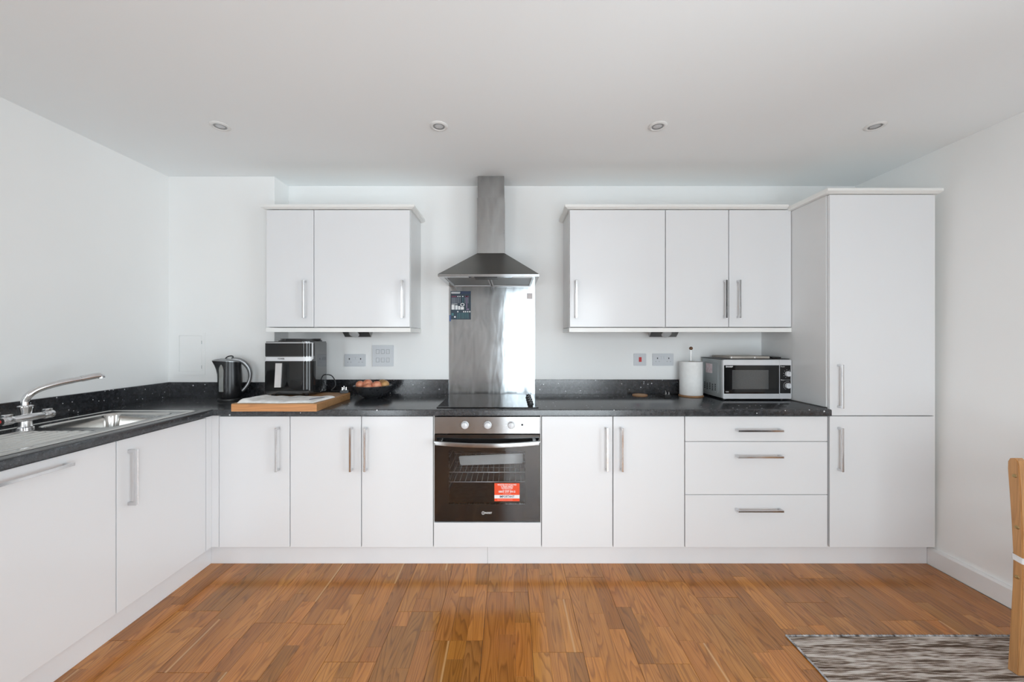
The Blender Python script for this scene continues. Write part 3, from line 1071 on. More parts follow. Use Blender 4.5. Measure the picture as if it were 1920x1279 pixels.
bm = bmesh.new()
xs = axis_pts(SX0, SX1, [(SX0, SX1, 0.0031)])
ys = axis_pts(SY0, SY1, [(SY0, SY0 + 0.024, 0.003), (1.675, 1.735, 0.003), (1.735, 1.975, 0.006), (1.975, 2.085, 0.003)])
G = [[bm.verts.new((x, y, ZW1 + sink_h(x, y))) for y in ys] for x in xs]
for i in range(len(xs) - 1):
    for j in range(len(ys) - 1):
        bm.faces.new((G[i][j], G[i + 1][j], G[i + 1][j + 1], G[i][j + 1]))
sink = thing('sink', 'stainless steel inset sink with ribbed drainer in the left worktop', 'sink', (-1.93, 1.58, ZW1))
link('basin_sheet', bm, sink_m, sink, smooth=True)
zb = ZW1 + sink_h(-1.93, 1.855)
lathe('drain', [(0, 0.004), (0.018, 0.004), (0.030, 0.003), (0.038, 0.006), (0.042, 0.001), (0.03, -0.02), (0, -0.02)], (-1.93, 1.855, zb), chrome_m, sink, 24)

# mixer tap
TX, TY = -2.098, 1.661
tap = thing('mixer_tap', 'chrome bridge mixer tap with two lever knobs and a swan-neck spout behind the sink', 'tap', (TX, TY, ZW1 + 0.003))
z0 = ZW1 + 0.0034
lathe('tap_body', [(0, 0), (0.026, 0), (0.026, 0.006), (0.021, 0.010), (0.020, 0.035), (0.019, 0.065), (0.021, 0.085), (0.024, 0.092), (0.024, 0.098), (0.014, 0.102), (0, 0.102)], (TX, TY, z0), chrome_m, tap, 28)
zbr = 0.939
lathe('bridge', [(0, -0.052), (0.0135, -0.052), (0.0145, -0.03), (0.0165, 0.0), (0.0145, 0.03), (0.0135, 0.052), (0, 0.052)], (TX + 0.012, TY, zbr), chrome_m, tap, 24, axis='Y')
for sg, mm, nm in ((-1, red_m, 'hot'), (1, blue_m, 'cold')):
    bm = bmesh.new()
    add_lathe(bm, [(0, 0), (0.0155, 0), (0.0175, 0.004 * sg), (0.0175, 0.030 * sg), (0.0155, 0.036 * sg), (0, 0.036 * sg)], (TX + 0.012, TY + sg * 0.053, zbr), 24, 'Y')
    a, b = sorted((TY + sg * 0.055, TY + sg * 0.084))
    add_box(bm, TX + 0.003, TX + 0.021, a, b, zbr + 0.015, zbr + 0.026, 0.003, 2)
    kn = link('tap_knob', bm, chrome_m, tap, smooth=True, sharp=35)
    y = TY + sg * 0.0892
    lathe('knob_cap', [(0, 0), (0.0125, 0), (0.0125, 0.002 * sg), (0.008, 0.003 * sg), (0, 0.003 * sg)], (TX + 0.012, y, zbr), blackp_m, kn, 20, axis='Y', label='black end cap')
    lathe('indicator_dot', [(0, 0), (0.0068, 0), (0.006, 0.0012 * sg), (0, 0.0012 * sg)], (TX + 0.012, y + 0.003 * sg, zbr), mm, kn, 16, axis='Y', label='red indicator dot' if sg < 0 else 'blue indicator dot')
path = smooth_path([(TX, TY, 0.975), (TX, TY, 1.0126), (-2.087, 1.666, 1.036), (-2.078, 1.684, 1.054), (-2.065, 1.714, 1.068), (-2.046, 1.759, 1.081), (-2.025, 1.811, 1.0905), (-2.004, 1.862, 1.100)], 5)
bm = bmesh.new()
add_tube(bm, path, [0.0135] * (len(path) - 8) + [0.0125] * 8, 16)
sp = link('spout', bm, chrome_m, tap, smooth=True, sharp=40)
bm = bmesh.new()
nz_ = smooth_path([(-2.025, 1.811, 1.0905), (-2.012, 1.842, 1.097), (-2.002, 1.866, 1.1005), (-1.999, 1.874, 1.097), (-1.998, 1.876, 1.088)], 5)
add_tube(bm, nz_, 0.0145, 16)
link('nozzle', bm, chrome_m, sp, smooth=True, sharp=40)

# ------------------------------------------------------------------ hob
hob = thing('hob', 'black glass ceramic hob set in the worktop below the cooker hood', 'hob', (-0.13, 2.41, ZW1))
box('glass_top', -0.417, 0.159, 2.165, 2.655, ZW1 + 0.0003, ZW1 + 0.006, blackg_m, hob, 0.0012)
for i, y in enumerate((2.262, 2.345, 2.428, 2.511)):
    lathe('control_knob', [(0, 0), (0.019, 0), (0.019, 0.004), (0.016, 0.006), (0.0145, 0.020), (0.012, 0.022), (0, 0.022)], (0.118, y, ZW1 + 0.006), blackp_m, hob, 24)
    box('pointer', 0.1155, 0.1205, y - 0.016, y + 0.016, ZW1 + 0.0281, ZW1 + 0.033, blackp_m, bpy.context.scene.objects.get('control_knob' if i == 0 else 'control_knob.%03d' % i), 0.0008)

# ------------------------------------------------------------------ oven
ov = thing('oven', 'black glass built-in electric oven with steel control panel and bowed handle', 'oven', (-0.13, 2.15, 0.245))
ox0, ox1 = -0.4245, 0.1665
box('control_panel', ox0, ox1, YD - 0.002, YD + 0.022, 0.7475, 0.843, steel_m, ov, 0.0015)
for x in (-0.2545, -0.1265, 0.005):
    kb = lathe('control_knob', [(0, 0), (0.0215, 0), (0.0215, -0.003), (0.0175, -0.005), (0.0165, -0.020), (0.013, -0.022), (0, -0.022)], (x, YD - 0.0022, 0.7965), silver_m, ov, 28, axis='Y')
    box('pointer', x - 0.0022, x + 0.0022, YD - 0.0268, YD - 0.0243, 0.7965 - 0.014, 0.7965 + 0.014, silver_m, kb)
    # printed dial marks
    bm = bmesh.new()
    for k in range(11):
        a = -0.75 * PI + 1.5 * PI * k / 10 + PI / 2
        px, pz = x + 0.0285 * math.cos(a), 0.7965 + 0.0285 * math.sin(a)
        add_box(bm, px - 0.0011, px + 0.0011, YD - 0.0024, YD - 0.0021, pz - 0.0011, pz + 0.0011)
    link('dial_marks', bm, dark_m, kb, kind='stuff')
lathe('indicator_lamp', [(0, 0), (0.0058, 0), (0.005, -0.002), (0, -0.0022)], (0.066, YD - 0.0022, 0.7975), dark_m, ov, 16, axis='Y')
# door: glossy black frame around a real window
DZ0, DZ1 = 0.256, 0.742
wx0, wx1, wz0, wz1 = -0.3445, 0.0815, 0.352, 0.650
bm = bmesh.new()
grid_slab(bm, [ox0, wx0, wx1, ox1], [DZ0, wz0, wz1, DZ1], YD, YD + 0.025, {(1, 1)}, lambda u, v, d: (u, d, v))
dr = link('door', bm, ovenblack_m, ov)
box('door_window', wx0 + 0.0003, wx1 - 0.0003, YD + 0.0005, YD + 0.004, wz0 + 0.0003, wz1 - 0.0003, ovenglass_m, dr)
# bowed handle on two feet
bm = bmesh.new()
n = 24
rows = []
for i in range(n + 1):
    t = -1 + 2 * i / n
    x = -0.1285 + t * 0.2895
    zc = 0.6975 + 0.0115 * t * t - 0.003
    yc = YD - 0.050 + 0.012 * t * t
    hz, hy = 0.0125 - 0.0012 * t * t, 0.006
    rows.append([bm.verts.new((x + (0.004 * t if dz > 0 else -0.004 * t) * (abs(t) > 0.95), yc + dy, zc + dz)) for (dy, dz) in
                 ((-hy, -hz * 0.8), (-hy * 1.1, 0), (-hy, hz * 0.8), (-hy * 0.5, hz), (hy, hz), (hy, -hz), (-hy * 0.5, -hz))])
for a, b in zip(rows, rows[1:]):
    for k in range(7):
        bm.faces.new((a[k], a[(k + 1) % 7], b[(k + 1) % 7], b[k]))
bm.faces.new(rows[0])
bm.faces.new(rows[-1][::-1])
for sg in (-1, 1):
    x = -0.1285 + sg * 0.262
    add_box(bm, x - 0.010, x + 0.010, YD - 0.034, YD - 0.0005, 0.696, 0.714, 0.002)
link('handle', bm, steel_m, dr, smooth=True, sharp=35)
# cavity behind the window: five enamel sides, closed at the back
cv = thing('cavity_holder', None, None, (-0.13, 2.4, 0.3))
bpy.data.objects.remove(cv)
bm = bmesh.new()
cx0, cx1, cz0, cz1, cy0, cy1 = -0.375, 0.112, 0.325, 0.675, YD + 0.028, YD + 0.44
for q in (((cx0, cy0, cz0), (cx0, cy1, cz0), (cx0, cy1, cz1), (cx0, cy0, cz1)),
          ((cx1, cy0, cz0), (cx1, cy1, cz0), (cx1, cy1, cz1), (cx1, cy0, cz1)),
          ((cx0, cy0, cz0), (cx1, cy0, cz0), (cx1, cy1, cz0), (cx0, cy1, cz0)),
          ((cx0, cy0, cz1), (cx1, cy0, cz1), (cx1, cy1, cz1), (cx0, cy1, cz1)),
          ((cx0, cy1, cz0), (cx1, cy1, cz0), (cx1, cy1, cz1), (cx0, cy1, cz1))):
    bm.faces.new([bm.verts.new(p) for p in q])
bmesh.ops.remove_doubles(bm, verts=bm.verts[:], dist=1e-5)
fs = bm.faces[:]
bmesh.ops.solidify(bm, geom=fs, thickness=0.004)
cav = link('cavity', bm, cavity_m, ov)
for z, nm in ((0.5135, 0), (0.458, 1)):
    bm = bmesh.new()
    add_tube(bm, [(cx0 + 0.008, cy0 + 0.025, z), (cx1 - 0.008, cy0 + 0.025, z)], 0.0032, 8)
    add_tube(bm, [(cx0 + 0.008, cy1 - 0.03, z), (cx1 - 0.008, cy1 - 0.03, z)], 0.0026, 8)
    for i in range(15):
        x = cx0 + 0.02 + i * (cx1 - cx0 - 0.04) / 14
        add_tube(bm, [(x, cy0 + 0.025, z + 0.003), (x, cy1 - 0.03, z + 0.003)], 0.0016, 6)
    link('rack', bm, rackw_m, ov, smooth=True)
bm = bmesh.new()
for z in (0.385, 0.415, 0.565, 0.61, 0.635):
    for x in (cx0 + 0.007, cx1 - 0.007):
        add_tube(bm, [(x, cy0 + 0.02, z), (x, cy1 - 0.02, z)], 0.002, 6)
    add_tube(bm, [(cx0 + 0.007, cy1 - 0.012, z), (cx1 - 0.007, cy1 - 0.012, z)], 0.0018, 6)
link('rack_guides', bm, rackw_m, ov, smooth=True, kind='stuff')
# added pale slab standing in for a reflection in the oven glass
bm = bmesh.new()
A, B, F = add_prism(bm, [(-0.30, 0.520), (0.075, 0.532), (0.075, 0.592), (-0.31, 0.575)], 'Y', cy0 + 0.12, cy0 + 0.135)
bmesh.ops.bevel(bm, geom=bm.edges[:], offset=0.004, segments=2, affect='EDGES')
tag(link('oven_reflection', bm, glint_m, None), 'pale slab added for the bright reflection in the oven glass', 'reflection')
# sticker on the oven glass
yst = YD - 0.0004
st = box('sticker', -0.0895, 0.0515, yst - 0.0004, yst + 0.0002, 0.3695, 0.4705, orange_m, ov, label='orange and white sticker on the oven glass')
box('white_band', -0.0895, 0.0515, yst - 0.0007, yst - 0.00045, 0.3855, 0.4045, white_print, st)
bm = bmesh.new()
text_bm(bm, 'REGISTER FOR YOUR FREE', 0.011, -0.019, yst - 0.0005, 0.4615, width=0.105, bold=0.0002)
text_bm(bm, '5 YEAR PARTS', 0.0125, -0.019, yst - 0.0005, 0.4515, width=0.068, bold=0.0002)
text_bm(bm, 'GUARANTEE', 0.0115, -0.019, yst - 0.0005, 0.4425, width=0.062, bold=0.0002)
text_bm(bm, 'CALL FREE NOW ON', 0.007, -0.019, yst - 0.0005, 0.4325, width=0.05)
text_bm(bm, '0800 597 8415', 0.0155, -0.019, yst - 0.0005, 0.4225, width=0.094, bold=0.0003)
text_bm(bm, 'or register online', 0.006, -0.019, yst - 0.0005, 0.4115, width=0.044)
text_bm(bm, 'Keep this label with your guarantee', 0.005, -0.030, yst - 0.0005, 0.3775, width=0.085)
link('lettering', bm, white_print, st, kind='stuff', uv=False)
bm = bmesh.new()
text_bm(bm, 'IMPORTANT', 0.0165, -0.019, yst - 0.0008, 0.395, width=0.082, bold=0.0003)
link('lettering', bm, blue_print, st, kind='stuff', uv=False, label='dark blue word IMPORTANT')
bm = bmesh.new()
text_bm(bm, 'INDESIT', 0.0125, -0.1235, YD - 0.0004, 0.3035, width=0.040, bold=0.0003)
add_tube(bm, [(-0.1525 + 0.0078 * math.cos(a * PI / 12), YD - 0.0006, 0.3035 + 0.0078 * math.sin(a * PI / 12)) for a in range(25)], 0.0011, 6)
text_bm(bm, 'i', 0.015, -0.1525, YD - 0.0004, 0.3035, bold=0.0004)
link('lettering', bm, white_print, dr, kind='stuff', uv=False, label='small white maker badge on the oven door')

# ------------------------------------------------------------------ splashback with its papers
spb = box('splashback', -0.436, 0.1745, 2.7265, 2.7298, ZW1 + 0.0004, 1.649, splash_m)
tag(spb, 'smeared brushed steel splashback between hob and cooker hood', 'splashback')
yp = 2.7262
po = thing('leaflet', 'dark navy printed leaflet taped to the upper left of the steel splashback', 'leaflet', (-0.352, yp, 1.516))
box('sheet', -0.4245, -0.2805, yp - 0.0004, yp, 1.4155, 1.6175, navy_m, po)
yq = yp - 0.0006


def quad(bm, x0, x1, z0, z1, mi):
    add_box(bm, x0, x1, yq - 0.0003, yq, z0, z1, mi=mi)


bm = bmesh.new()
MI = dict(white=0, grey=1, teal=2, purple=3, maroon=4, blue=5)


def PX(u):
    return -0.4245 + (u - 195) / 635 * 0.144


def PZ(v):
    return 1.6175 - (v - 175) / 910 * 0.202


quad(bm, PX(215), PX(535), PZ(222), PZ(202), 0)
quad(bm, PX(215), PX(490), PZ(256), PZ(238), 0)
quad(bm, PX(500), PX(820), PZ(262), PZ(190), 5)
quad(bm, PX(225), PX(380), PZ(370), PZ(330), 4)
quad(bm, PX(650), PX(760), PZ(370), PZ(330), 4)
for u0, u1 in ((230, 262), (285, 322), (350, 380), (412, 445), (478, 500), (640, 660), (735, 752)):
    quad(bm, PX(u0), PX(u1), PZ(565), PZ(385), 1)
quad(bm, PX(684), PX(715), PZ(715), PZ(370), 3)
for u in (425, 487, 575, 698):
    quad(bm, PX(u - 17), PX(u + 17), PZ(365), PZ(332), 0)
for v in (420, 470, 530):
    quad(bm, PX(562), PX(592), PZ(v + 14), PZ(v - 14), 2)
quad(bm, PX(225), PX(410), PZ(592), PZ(580), 0)
for u0, u1, v0 in ((225, 318, 612), (342, 415, 630), (432, 497, 655), (512, 610, 680)):
    quad(bm, PX(u0), PX(u1), PZ(768), PZ(v0), 0)
for k in range(16):
    a, b = 2 * PI * k / 16, 2 * PI * (k + 1) / 16
    pts = [(565 + R * math.cos(t), 612 + R * 0.8 * math.sin(t)) for R, t in ((66, a), (66, b), (42, b), (42, a))]
    add_prism(bm, [(PX(p[0]), PZ(p[1])) for p in pts], 'Y', yq - 0.0003, yq, mi=0)
quad(bm, PX(690), PX(770), PZ(778), PZ(735), 3)
for u in (420, 605, 665, 732, 795):
    quad(bm, PX(u - 18), PX(u + 18), PZ(855), PZ(815), 0)
for u in (425, 485, 555, 612, 675, 738):
    quad(bm, PX(u - 12), PX(u + 12), PZ(1060), PZ(868), 2)
quad(bm, PX(225), PX(290), PZ(960), PZ(880), 2)
quad(bm, PX(305), PX(355), PZ(1025), PZ(980), 0)
link('printed_graphics', bm, [white_print, steel_grey_print, teal_print, purple_print, maroon_print, blue_print], po, kind='stuff')
box('blue_tab', -0.4335, -0.4225, yp - 0.0009, yp - 0.0005, 1.4035, 1.4465, tab_blue, po, label='small blue tab at the lower left edge')
tag(box('sticker', 0.117, 0.157, 2.7257, 2.7262, 1.561, 1.602, pale_sticker), 'small square grey-pink sticker at the upper right of the steel splashback', 'sticker')

# ------------------------------------------------------------------ cooker hood
hd = thing('cooker_hood', 'steel chimney cooker hood with a dark sloping canopy above the hob', 'hood', (-0.13, 2.5, 1.645))
hx0, hx1, hyf, hyb = -0.430, 0.1705, 2.274, 2.7290
chx0, chx1, chy = -0.221, -0.0385, 2.556
box('upper_chimney', chx0 + 0.003, chx1 - 0.003, chy + 0.004, hyb, 2.2185, H - 0.001, chim_m, hd)
box('lower_chimney', chx0, chx1, chy, hyb, 1.8485, 2.218, chim_m, hd, 0.0008)
zl, zt = 1.6625, 1.848
bm = bmesh.new()
lo = [bm.verts.new(p) for p in ((hx0, hyf, zl), (hx1, hyf, zl), (hx1, hyb, zl), (hx0, hyb, zl))]
hi = [bm.verts.new(p) for p in ((chx0, chy, zt), (chx1, chy, zt), (chx1, hyb, zt), (chx0, hyb, zt))]
bm.faces.new(lo[::-1])
bm.faces.new(hi)
for i in range(4):
    bm.faces.new((lo[i], lo[(i + 1) % 4], hi[(i + 1) % 4], hi[i]))
link('canopy', bm, canopy_m, hd)
# steel lip: open frame with the grease filters recessed behind it
bm = bmesh.new()
us, vv = [hx0, hx0 + 0.03, hx1 - 0.03, hx1], [hyf, hyf + 0.04, hyb - 0.012, hyb]
grid_slab(bm, us, vv, 1.6475, 1.662, {(1, 1)}, lambda u, v, d: (u, v, d))
lip = link('lip', bm, steel_m, hd)
fx = (us[1] + us[2]) / 2
for a, b in ((us[1] + 0.001, fx - 0.004), (fx + 0.004, us[2] - 0.001)):
    f = box('grease_filter', a, b, vv[1] + 0.001, vv[2] - 0.001, 1.6555, 1.661, filter_m, hd)
    bm = bmesh.new()
    grid_slab(bm, [a, a + 0.008, b - 0.008, b], [vv[1] + 0.001, vv[1] + 0.009, vv[2] - 0.011, vv[2] - 0.001], 1.650, 1.6553, {(1, 1)}, lambda u, v, d: (u, v, d))
    link('filter_frame', bm, silver_m, f)
box('switch_panel', -0.215, -0.078, hyf + 0.012, hyf + 0.105, 1.6445, 1.6474, blackp_m, hd)
box('lamp_diffuser', 0.01, 0.13, hyf + 0.006, hyf + 0.036, 1.6452, 1.6474, lampw_m, hd)
box('lamp_diffuser', -0.37, -0.25, hyf + 0.006, hyf + 0.036, 1.6452, 1.6474, lensg_m, hd)

# ------------------------------------------------------------------ ceiling downlights
for i, (x, lb) in enumerate(((-1.478, 'leftmost'), (-0.364, 'second from left'), (0.750, 'third from left'), (1.858, 'rightmost'))):
    r = thing('downlight', 'round white recessed ceiling downlight, %s of the four in the row' % lb, 'light', (x, 1.956, H), 'recessed ceiling downlights')
    lathe('bezel', [(0.028, 0.0), (0.046, 0.0), (0.046, -0.002), (0.041, -0.006), (0.034, -0.007), (0.029, -0.004), (0.028, 0.0)], (x, 1.956, H - 0.0003), lampw_m, r, 32)
    lathe('baffle', [(0.0215, -0.0042), (0.0285, -0.0045), (0.0285, -0.001), (0.0215, -0.001), (0.0215, -0.0042)], (x, 1.956, H - 0.0003), lampd_m, r, 28)
    lathe('lamp', [(0, -0.0052), (0.012, -0.005), (0.0212, -0.0032), (0.0212, -0.001), (0, -0.001)], (x, 1.956, H - 0.0003), lampl_m, r, 24)

# ------------------------------------------------------------------ under-cabinet wedge lights
for (x0, x1, lx, lb) in ((-1.125, -0.948, -1.052, 'left'), (0.945, 1.128, 1.050, 'right')):
    r = thing('cabinet_light', 'triangular steel light under the %s wall cabinets above the sockets' % lb, 'light', ((x0 + x1) / 2, 2.6, 1.351), 'wedge lights under the wall cabinets')
    bm = bmesh.new()
    add_prism(bm, [(2.545, 1.3515), (2.655, 1.3515), (2.655, 1.3455), (2.620, 1.291), (2.612, 1.291), (2.545, 1.347)], 'X', x0, x1)
    link('housing', bm, chim_m, r)
    # round lens on the sloping face
    nrm = Vector((0, -0.056, -0.067)).normalized()
    bm = bmesh.new()
    add_lathe(bm, [(0.030, 0.0), (0.034, 0.003), (0.030, 0.007), (0.022, 0.009), (0, 0.010)], (0, 0, 0), 28)
    M = nrm.to_track_quat('Z', 'Y').to_matrix().to_4x4()
    M.translation = Vector((lx, 2.585, 1.3135))
    bmesh.ops.transform(bm, matrix=M, verts=bm.verts[:])
    link('lens', bm, lensg_m, r, smooth=True)


# ------------------------------------------------------------------ sockets and switches
def faceplate(r, x0, x1, z0, z1):
    bm = bmesh.new()
    A, B, F = add_prism(bm, rrect(x0, x1, z0, z1, 0.004, 3), 'Y', YB - 0.0085, YB - 0.0003)
    return link('faceplate', bm, socket_m, r, smooth=True, sharp=30)


for (x0, x1, z0, z1, lb) in ((-1.1755, -1.0275, 1.083, 1.170, 'left of the hob beside the grid switch'), (1.0085, 1.1565, 1.088, 1.174, 'right of the hob beside the red cooker switch')):
    r = thing('double_socket', 'white double wall socket ' + lb, 'socket', ((x0 + x1) / 2, YB, (z0 + z1) / 2), 'double wall sockets')
    faceplate(r, x0, x1, z0, z1)
    xc = (x0 + x1) / 2
    zc = (z0 + z1) / 2
    yf = YB - 0.0085
    for s in (-1, 1):
        px = xc + s * 0.040
        box('pin_hole', px - 0.0032, px + 0.0032, yf - 0.0006, yf - 0.0001, zc + 0.004, zc + 0.015, dark_m, r)
        for q in (-1, 1):
            box('pin_hole', px + q * 0.0115 - 0.0036, px + q * 0.0115 + 0.0036, yf - 0.0006, yf - 0.0001, zc - 0.016, zc - 0.011, sockdet_m, r)
        box('rocker_switch', xc + s * 0.0105 - 0.0065, xc + s * 0.0105 + 0.0065, yf - 0.0035, yf - 0.0001, zc + 0.004, zc + 0.024, socket_m, r, 0.0012)
r = thing('grid_switch', 'square white grid plate of six small switches left of the hob', 'switch', (-0.904, YB, 1.162))
x0, x1, z0, z1 = -0.978, -0.830, 1.083, 1.233
faceplate(r, x0, x1, z0, z1)
for i in range(3):
    for j in range(2):
        cx, cz = -0.904 + (i - 1) * 0.036, 1.158 + (0.03 if j else -0.03)
        f = box('switch_module', cx - 0.012, cx + 0.012, YB - 0.0098, YB - 0.0086, cz - 0.016, cz + 0.016, sockdet_m, r, 0.0004)
        box('rocker', cx - 0.0095, cx + 0.0095, YB - 0.0135, YB - 0.0099, cz - 0.0135, cz + 0.0135, socket_m, f, 0.0014)
r = thing('cooker_switch', 'white single wall plate with a red cooker rocker switch', 'switch', (0.919, YB, 1.13))
faceplate(r, 0.8755, 0.9625, 1.088, 1.174)
box('rocker_surround', 0.9065, 0.9315, YB - 0.0105, YB - 0.0086, 1.113, 1.151, socket_m, r, 0.0006)
box('rocker', 0.9095, 0.9285, YB - 0.0150, YB - 0.0106, 1.1155, 1.1485, red_m, r, 0.0015, label='red rocker')
bm = bmesh.new()
text_bm(bm, 'ON', 0.006, 0.919, YB - 0.0087, 1.160)
link('lettering', bm, sockdet_m, r, kind='stuff', uv=False)

# access panel on the pier
r = thing('access_panel', 'flush white access hatch on the corner pier left of the kettle', 'panel', (-2.134, 2.567, 1.18))
bm = bmesh.new()
ax0, ax1, az0, az1 = -2.228, -2.040, 1.037, 1.319
grid_slab(bm, [ax0, ax0 + 0.016, ax1 - 0.020, ax1], [az0, az0 + 0.022, az1 - 0.018, az1], 2.5635, 2.5667, {(1, 1)}, lambda u, v, d: (u, d, v))
link('frame', bm, wall_m, r)
box('hatch', ax0 + 0.0175, ax1 - 0.0215, 2.5642, 2.5667, az0 + 0.0235, az1 - 0.0195, wall_m, r, 0.0006)
for z in (1.09, 1.255):
    box('hinge', ax1 - 0.0225, ax1 - 0.0195, 2.5625, 2.5634, z - 0.011, z + 0.011, sockdet_m, r)

# ------------------------------------------------------------------ chopping board, tea towel
bd = thing('chopping_board', 'thick wooden chopping board overhanging the worktop edge under the air fryer', 'board', (-1.27, 2.28, ZW1))
bx0, bx1, by0, by1, bz1 = -1.503, -1.043, 2.066, 2.500, ZW1 + 0.043
bm = bmesh.new()
nlam = 9
add_box(bm, bx0, bx1, by0, by1, ZW1 + 0.0003, bz1 - 0.0035, 0.0012)
bm.normal_update()
for f in bm.faces:
    if f.normal.x > 0.9:
        f.material_index = 1
link('slab', bm, [board_m, boardtop_m], bd)
for i in range(nlam):
    a = by0 + 0.001 + i * (by1 - by0 - 0.002) / nlam
    b = by0 + 0.001 + (i + 1) * (by1 - by0 - 0.002) / nlam
    box('stave', bx0 + 0.001, bx1 - 0.001, a + 0.0002, b - 0.0002, bz1 - 0.0034, bz1, boardtop_m, bd, 0.0005)

# folded towel: two layers, soft wrinkled edge, rolled at its left end
bm = bmesh.new()
nu, nv = 60, 20


def towel_pt(i, j, top):
    u, v = i / nu, j / nv
    y = by0 + 0.012 + v * 0.205 + 0.006 * math.sin(u * 9) * (1 - v)
    x = -1.478 + u * 0.408 + 0.028 * v * (u > 0.5) * (u - 0.5) * 2 + 0.03 * v * (1 - u) * 0.6
    h = 0.011 + 0.0018 * math.sin(u * 17 + v * 5) + 0.0012 * math.sin(u * 31 - v * 9)
    h += 0.010 * math.exp(-((u - 0.05) / 0.05) ** 2) + 0.004 * math.exp(-((u - 0.30) / 0.06) ** 2) * (1 - v * 0.5)
    e = min(1, min(u, 1 - u) * 25, min(v, 1 - v) * 9)
    h *= 0.25 + 0.75 * math.sqrt(max(0, 1 - (1 - e) ** 2))
    return (x, y, bz1 + 0.0004 + (h if top else 0.0))


TT = [[[bm.verts.new(towel_pt(i, j, k)) for k in (0, 1)] for j in range(nv + 1)] for i in range(nu + 1)]
for i in range(nu):
    for j in range(nv):
        bm.faces.new([TT[i][j][1], TT[i + 1][j][1], TT[i + 1][j + 1][1], TT[i][j + 1][1]])
        bm.faces.new([TT[i][j][0], TT[i][j + 1][0], TT[i + 1][j + 1][0], TT[i + 1][j][0]])
for i in range(nu):
    for j in (0, nv):
        bm.faces.new([TT[i][j][0], TT[i + 1][j][0], TT[i + 1][j][1], TT[i][j][1]])
for j in range(nv):
    for i in (0, nu):
        bm.faces.new([TT[i][j][0], TT[i][j + 1][0], TT[i][j + 1][1], TT[i][j][1]])
tw = thing('tea_towel', 'folded white tea towel lying on the front of the chopping board', 'towel', (-1.27, 2.15, bz1))
link('cloth', bm, towel_m, tw, smooth=True, sharp=60)
bm = bmesh.new()
for (x, y, w) in ((-1.275, 2.205, 0.016), (-1.255, 2.205, 0.014), (-1.236, 2.205, 0.016), (-1.218, 2.206, 0.010)):
    add_box(bm, x, x + w, y, y + 0.012, bz1 + 0.0143, bz1 + 0.0148)
link('printed_mark', bm, sockdet_m, tw, kind='stuff')
tube('stripe', [(-1.112, 2.125, bz1 + 0.0130), (-1.095, 2.165, bz1 + 0.0135), (-1.072, 2.215, bz1 + 0.0115)], 0.0016, blue_print, tw, 6, label='dark blue stripe near the right end')

# ------------------------------------------------------------------ air fryer
fz = bz1
af = thing('air_fryer', 'glossy black air fryer with a silver band standing on the chopping board', 'air fryer', (-1.347, 2.44, fz))
fx0, fx1, fy0, fy1 = -1.490, -1.208, 2.325, 2.548
fz0, fz1 = fz + 0.012, 1.262
RR = [0.016, 0.052, 0.03, 0.03]


def outline(off, seg=8):
    r = [max(q + off, 0.002) for q in RR]
    return rrect(fx0 - off, fx1 + off, fy0 - off, fy1 + off, r, seg)


bm = bmesh.new()
A, B, F = add_prism(bm, outline(0), 'Z', fz0, fz1)
bmesh.ops.bevel(bm, geom=[e for e in bm.edges if abs(e.verts[0].co.z - e.verts[1].co.z) < 1e-6], offset=0.008, segments=3, affect='EDGES')
link('housing', bm, blackm_m, af, smooth=True, sharp=40)


def wrap(name, i0, i1, z0, z1, off, m, parent, ztop=None, **kw):
    """band that follows the front of the housing between outline points i0..i1"""
    o1, o0 = outline(off), outline(off - 0.0018)
    bm = bmesh.new()
    pr = None
    for i in range(i0, i1 + 1):
        p, q = o1[i % len(o1)], o0[i % len(o0)]
        zz0 = z0(i) if callable(z0) else z0
        zz1 = z1(i) if callable(z1) else z1
        cur = [bm.verts.new((p[0], p[1], zz0)), bm.verts.new((p[0], p[1], zz1)), bm.verts.new((q[0], q[1], zz1)), bm.verts.new((q[0], q[1], zz0))]
        if pr:
            for k in range(4):
                bm.faces.new((pr[k], cur[k], cur[(k + 1) % 4], pr[(k + 1) % 4]))
        else:
            bm.faces.new(cur)
        pr = cur
    bm.faces.new(pr[::-1])
    return link(name, bm, m, parent, smooth=True, sharp=40, **kw)


# outline points 0..8 = left front corner, 9..17 = right front corner
wrap('display_panel', 3, 16, 1.1735, 1.252, 0.0020, blackg_m, af)
bandlo = 1.1445
band = wrap('silver_band', 3, 14, bandlo, 1.1690, 0.0026, silver_m, af)
wrap('silver_trim', 14, 15, lambda i: bandlo + (0.003 if i == 14 else 0.012), 1.256, 0.0030, silver_m, af)
wrap('silver_trim', 3, 14, 1.2525, 1.2560, 0.0026, silver_m, af)
bm = bmesh.new()
text_bm(bm, 'TOWER', 0.0125, -1.387, fy0 - 0.0028, 1.1572, width=0.042, bold=0.0003)
link('lettering', bm, dark_m, band, kind='stuff', uv=False)
dw = wrap('basket_drawer', 3, 17, fz0 + 0.020, bandlo - 0.003, 0.0032, blackg_m, af)
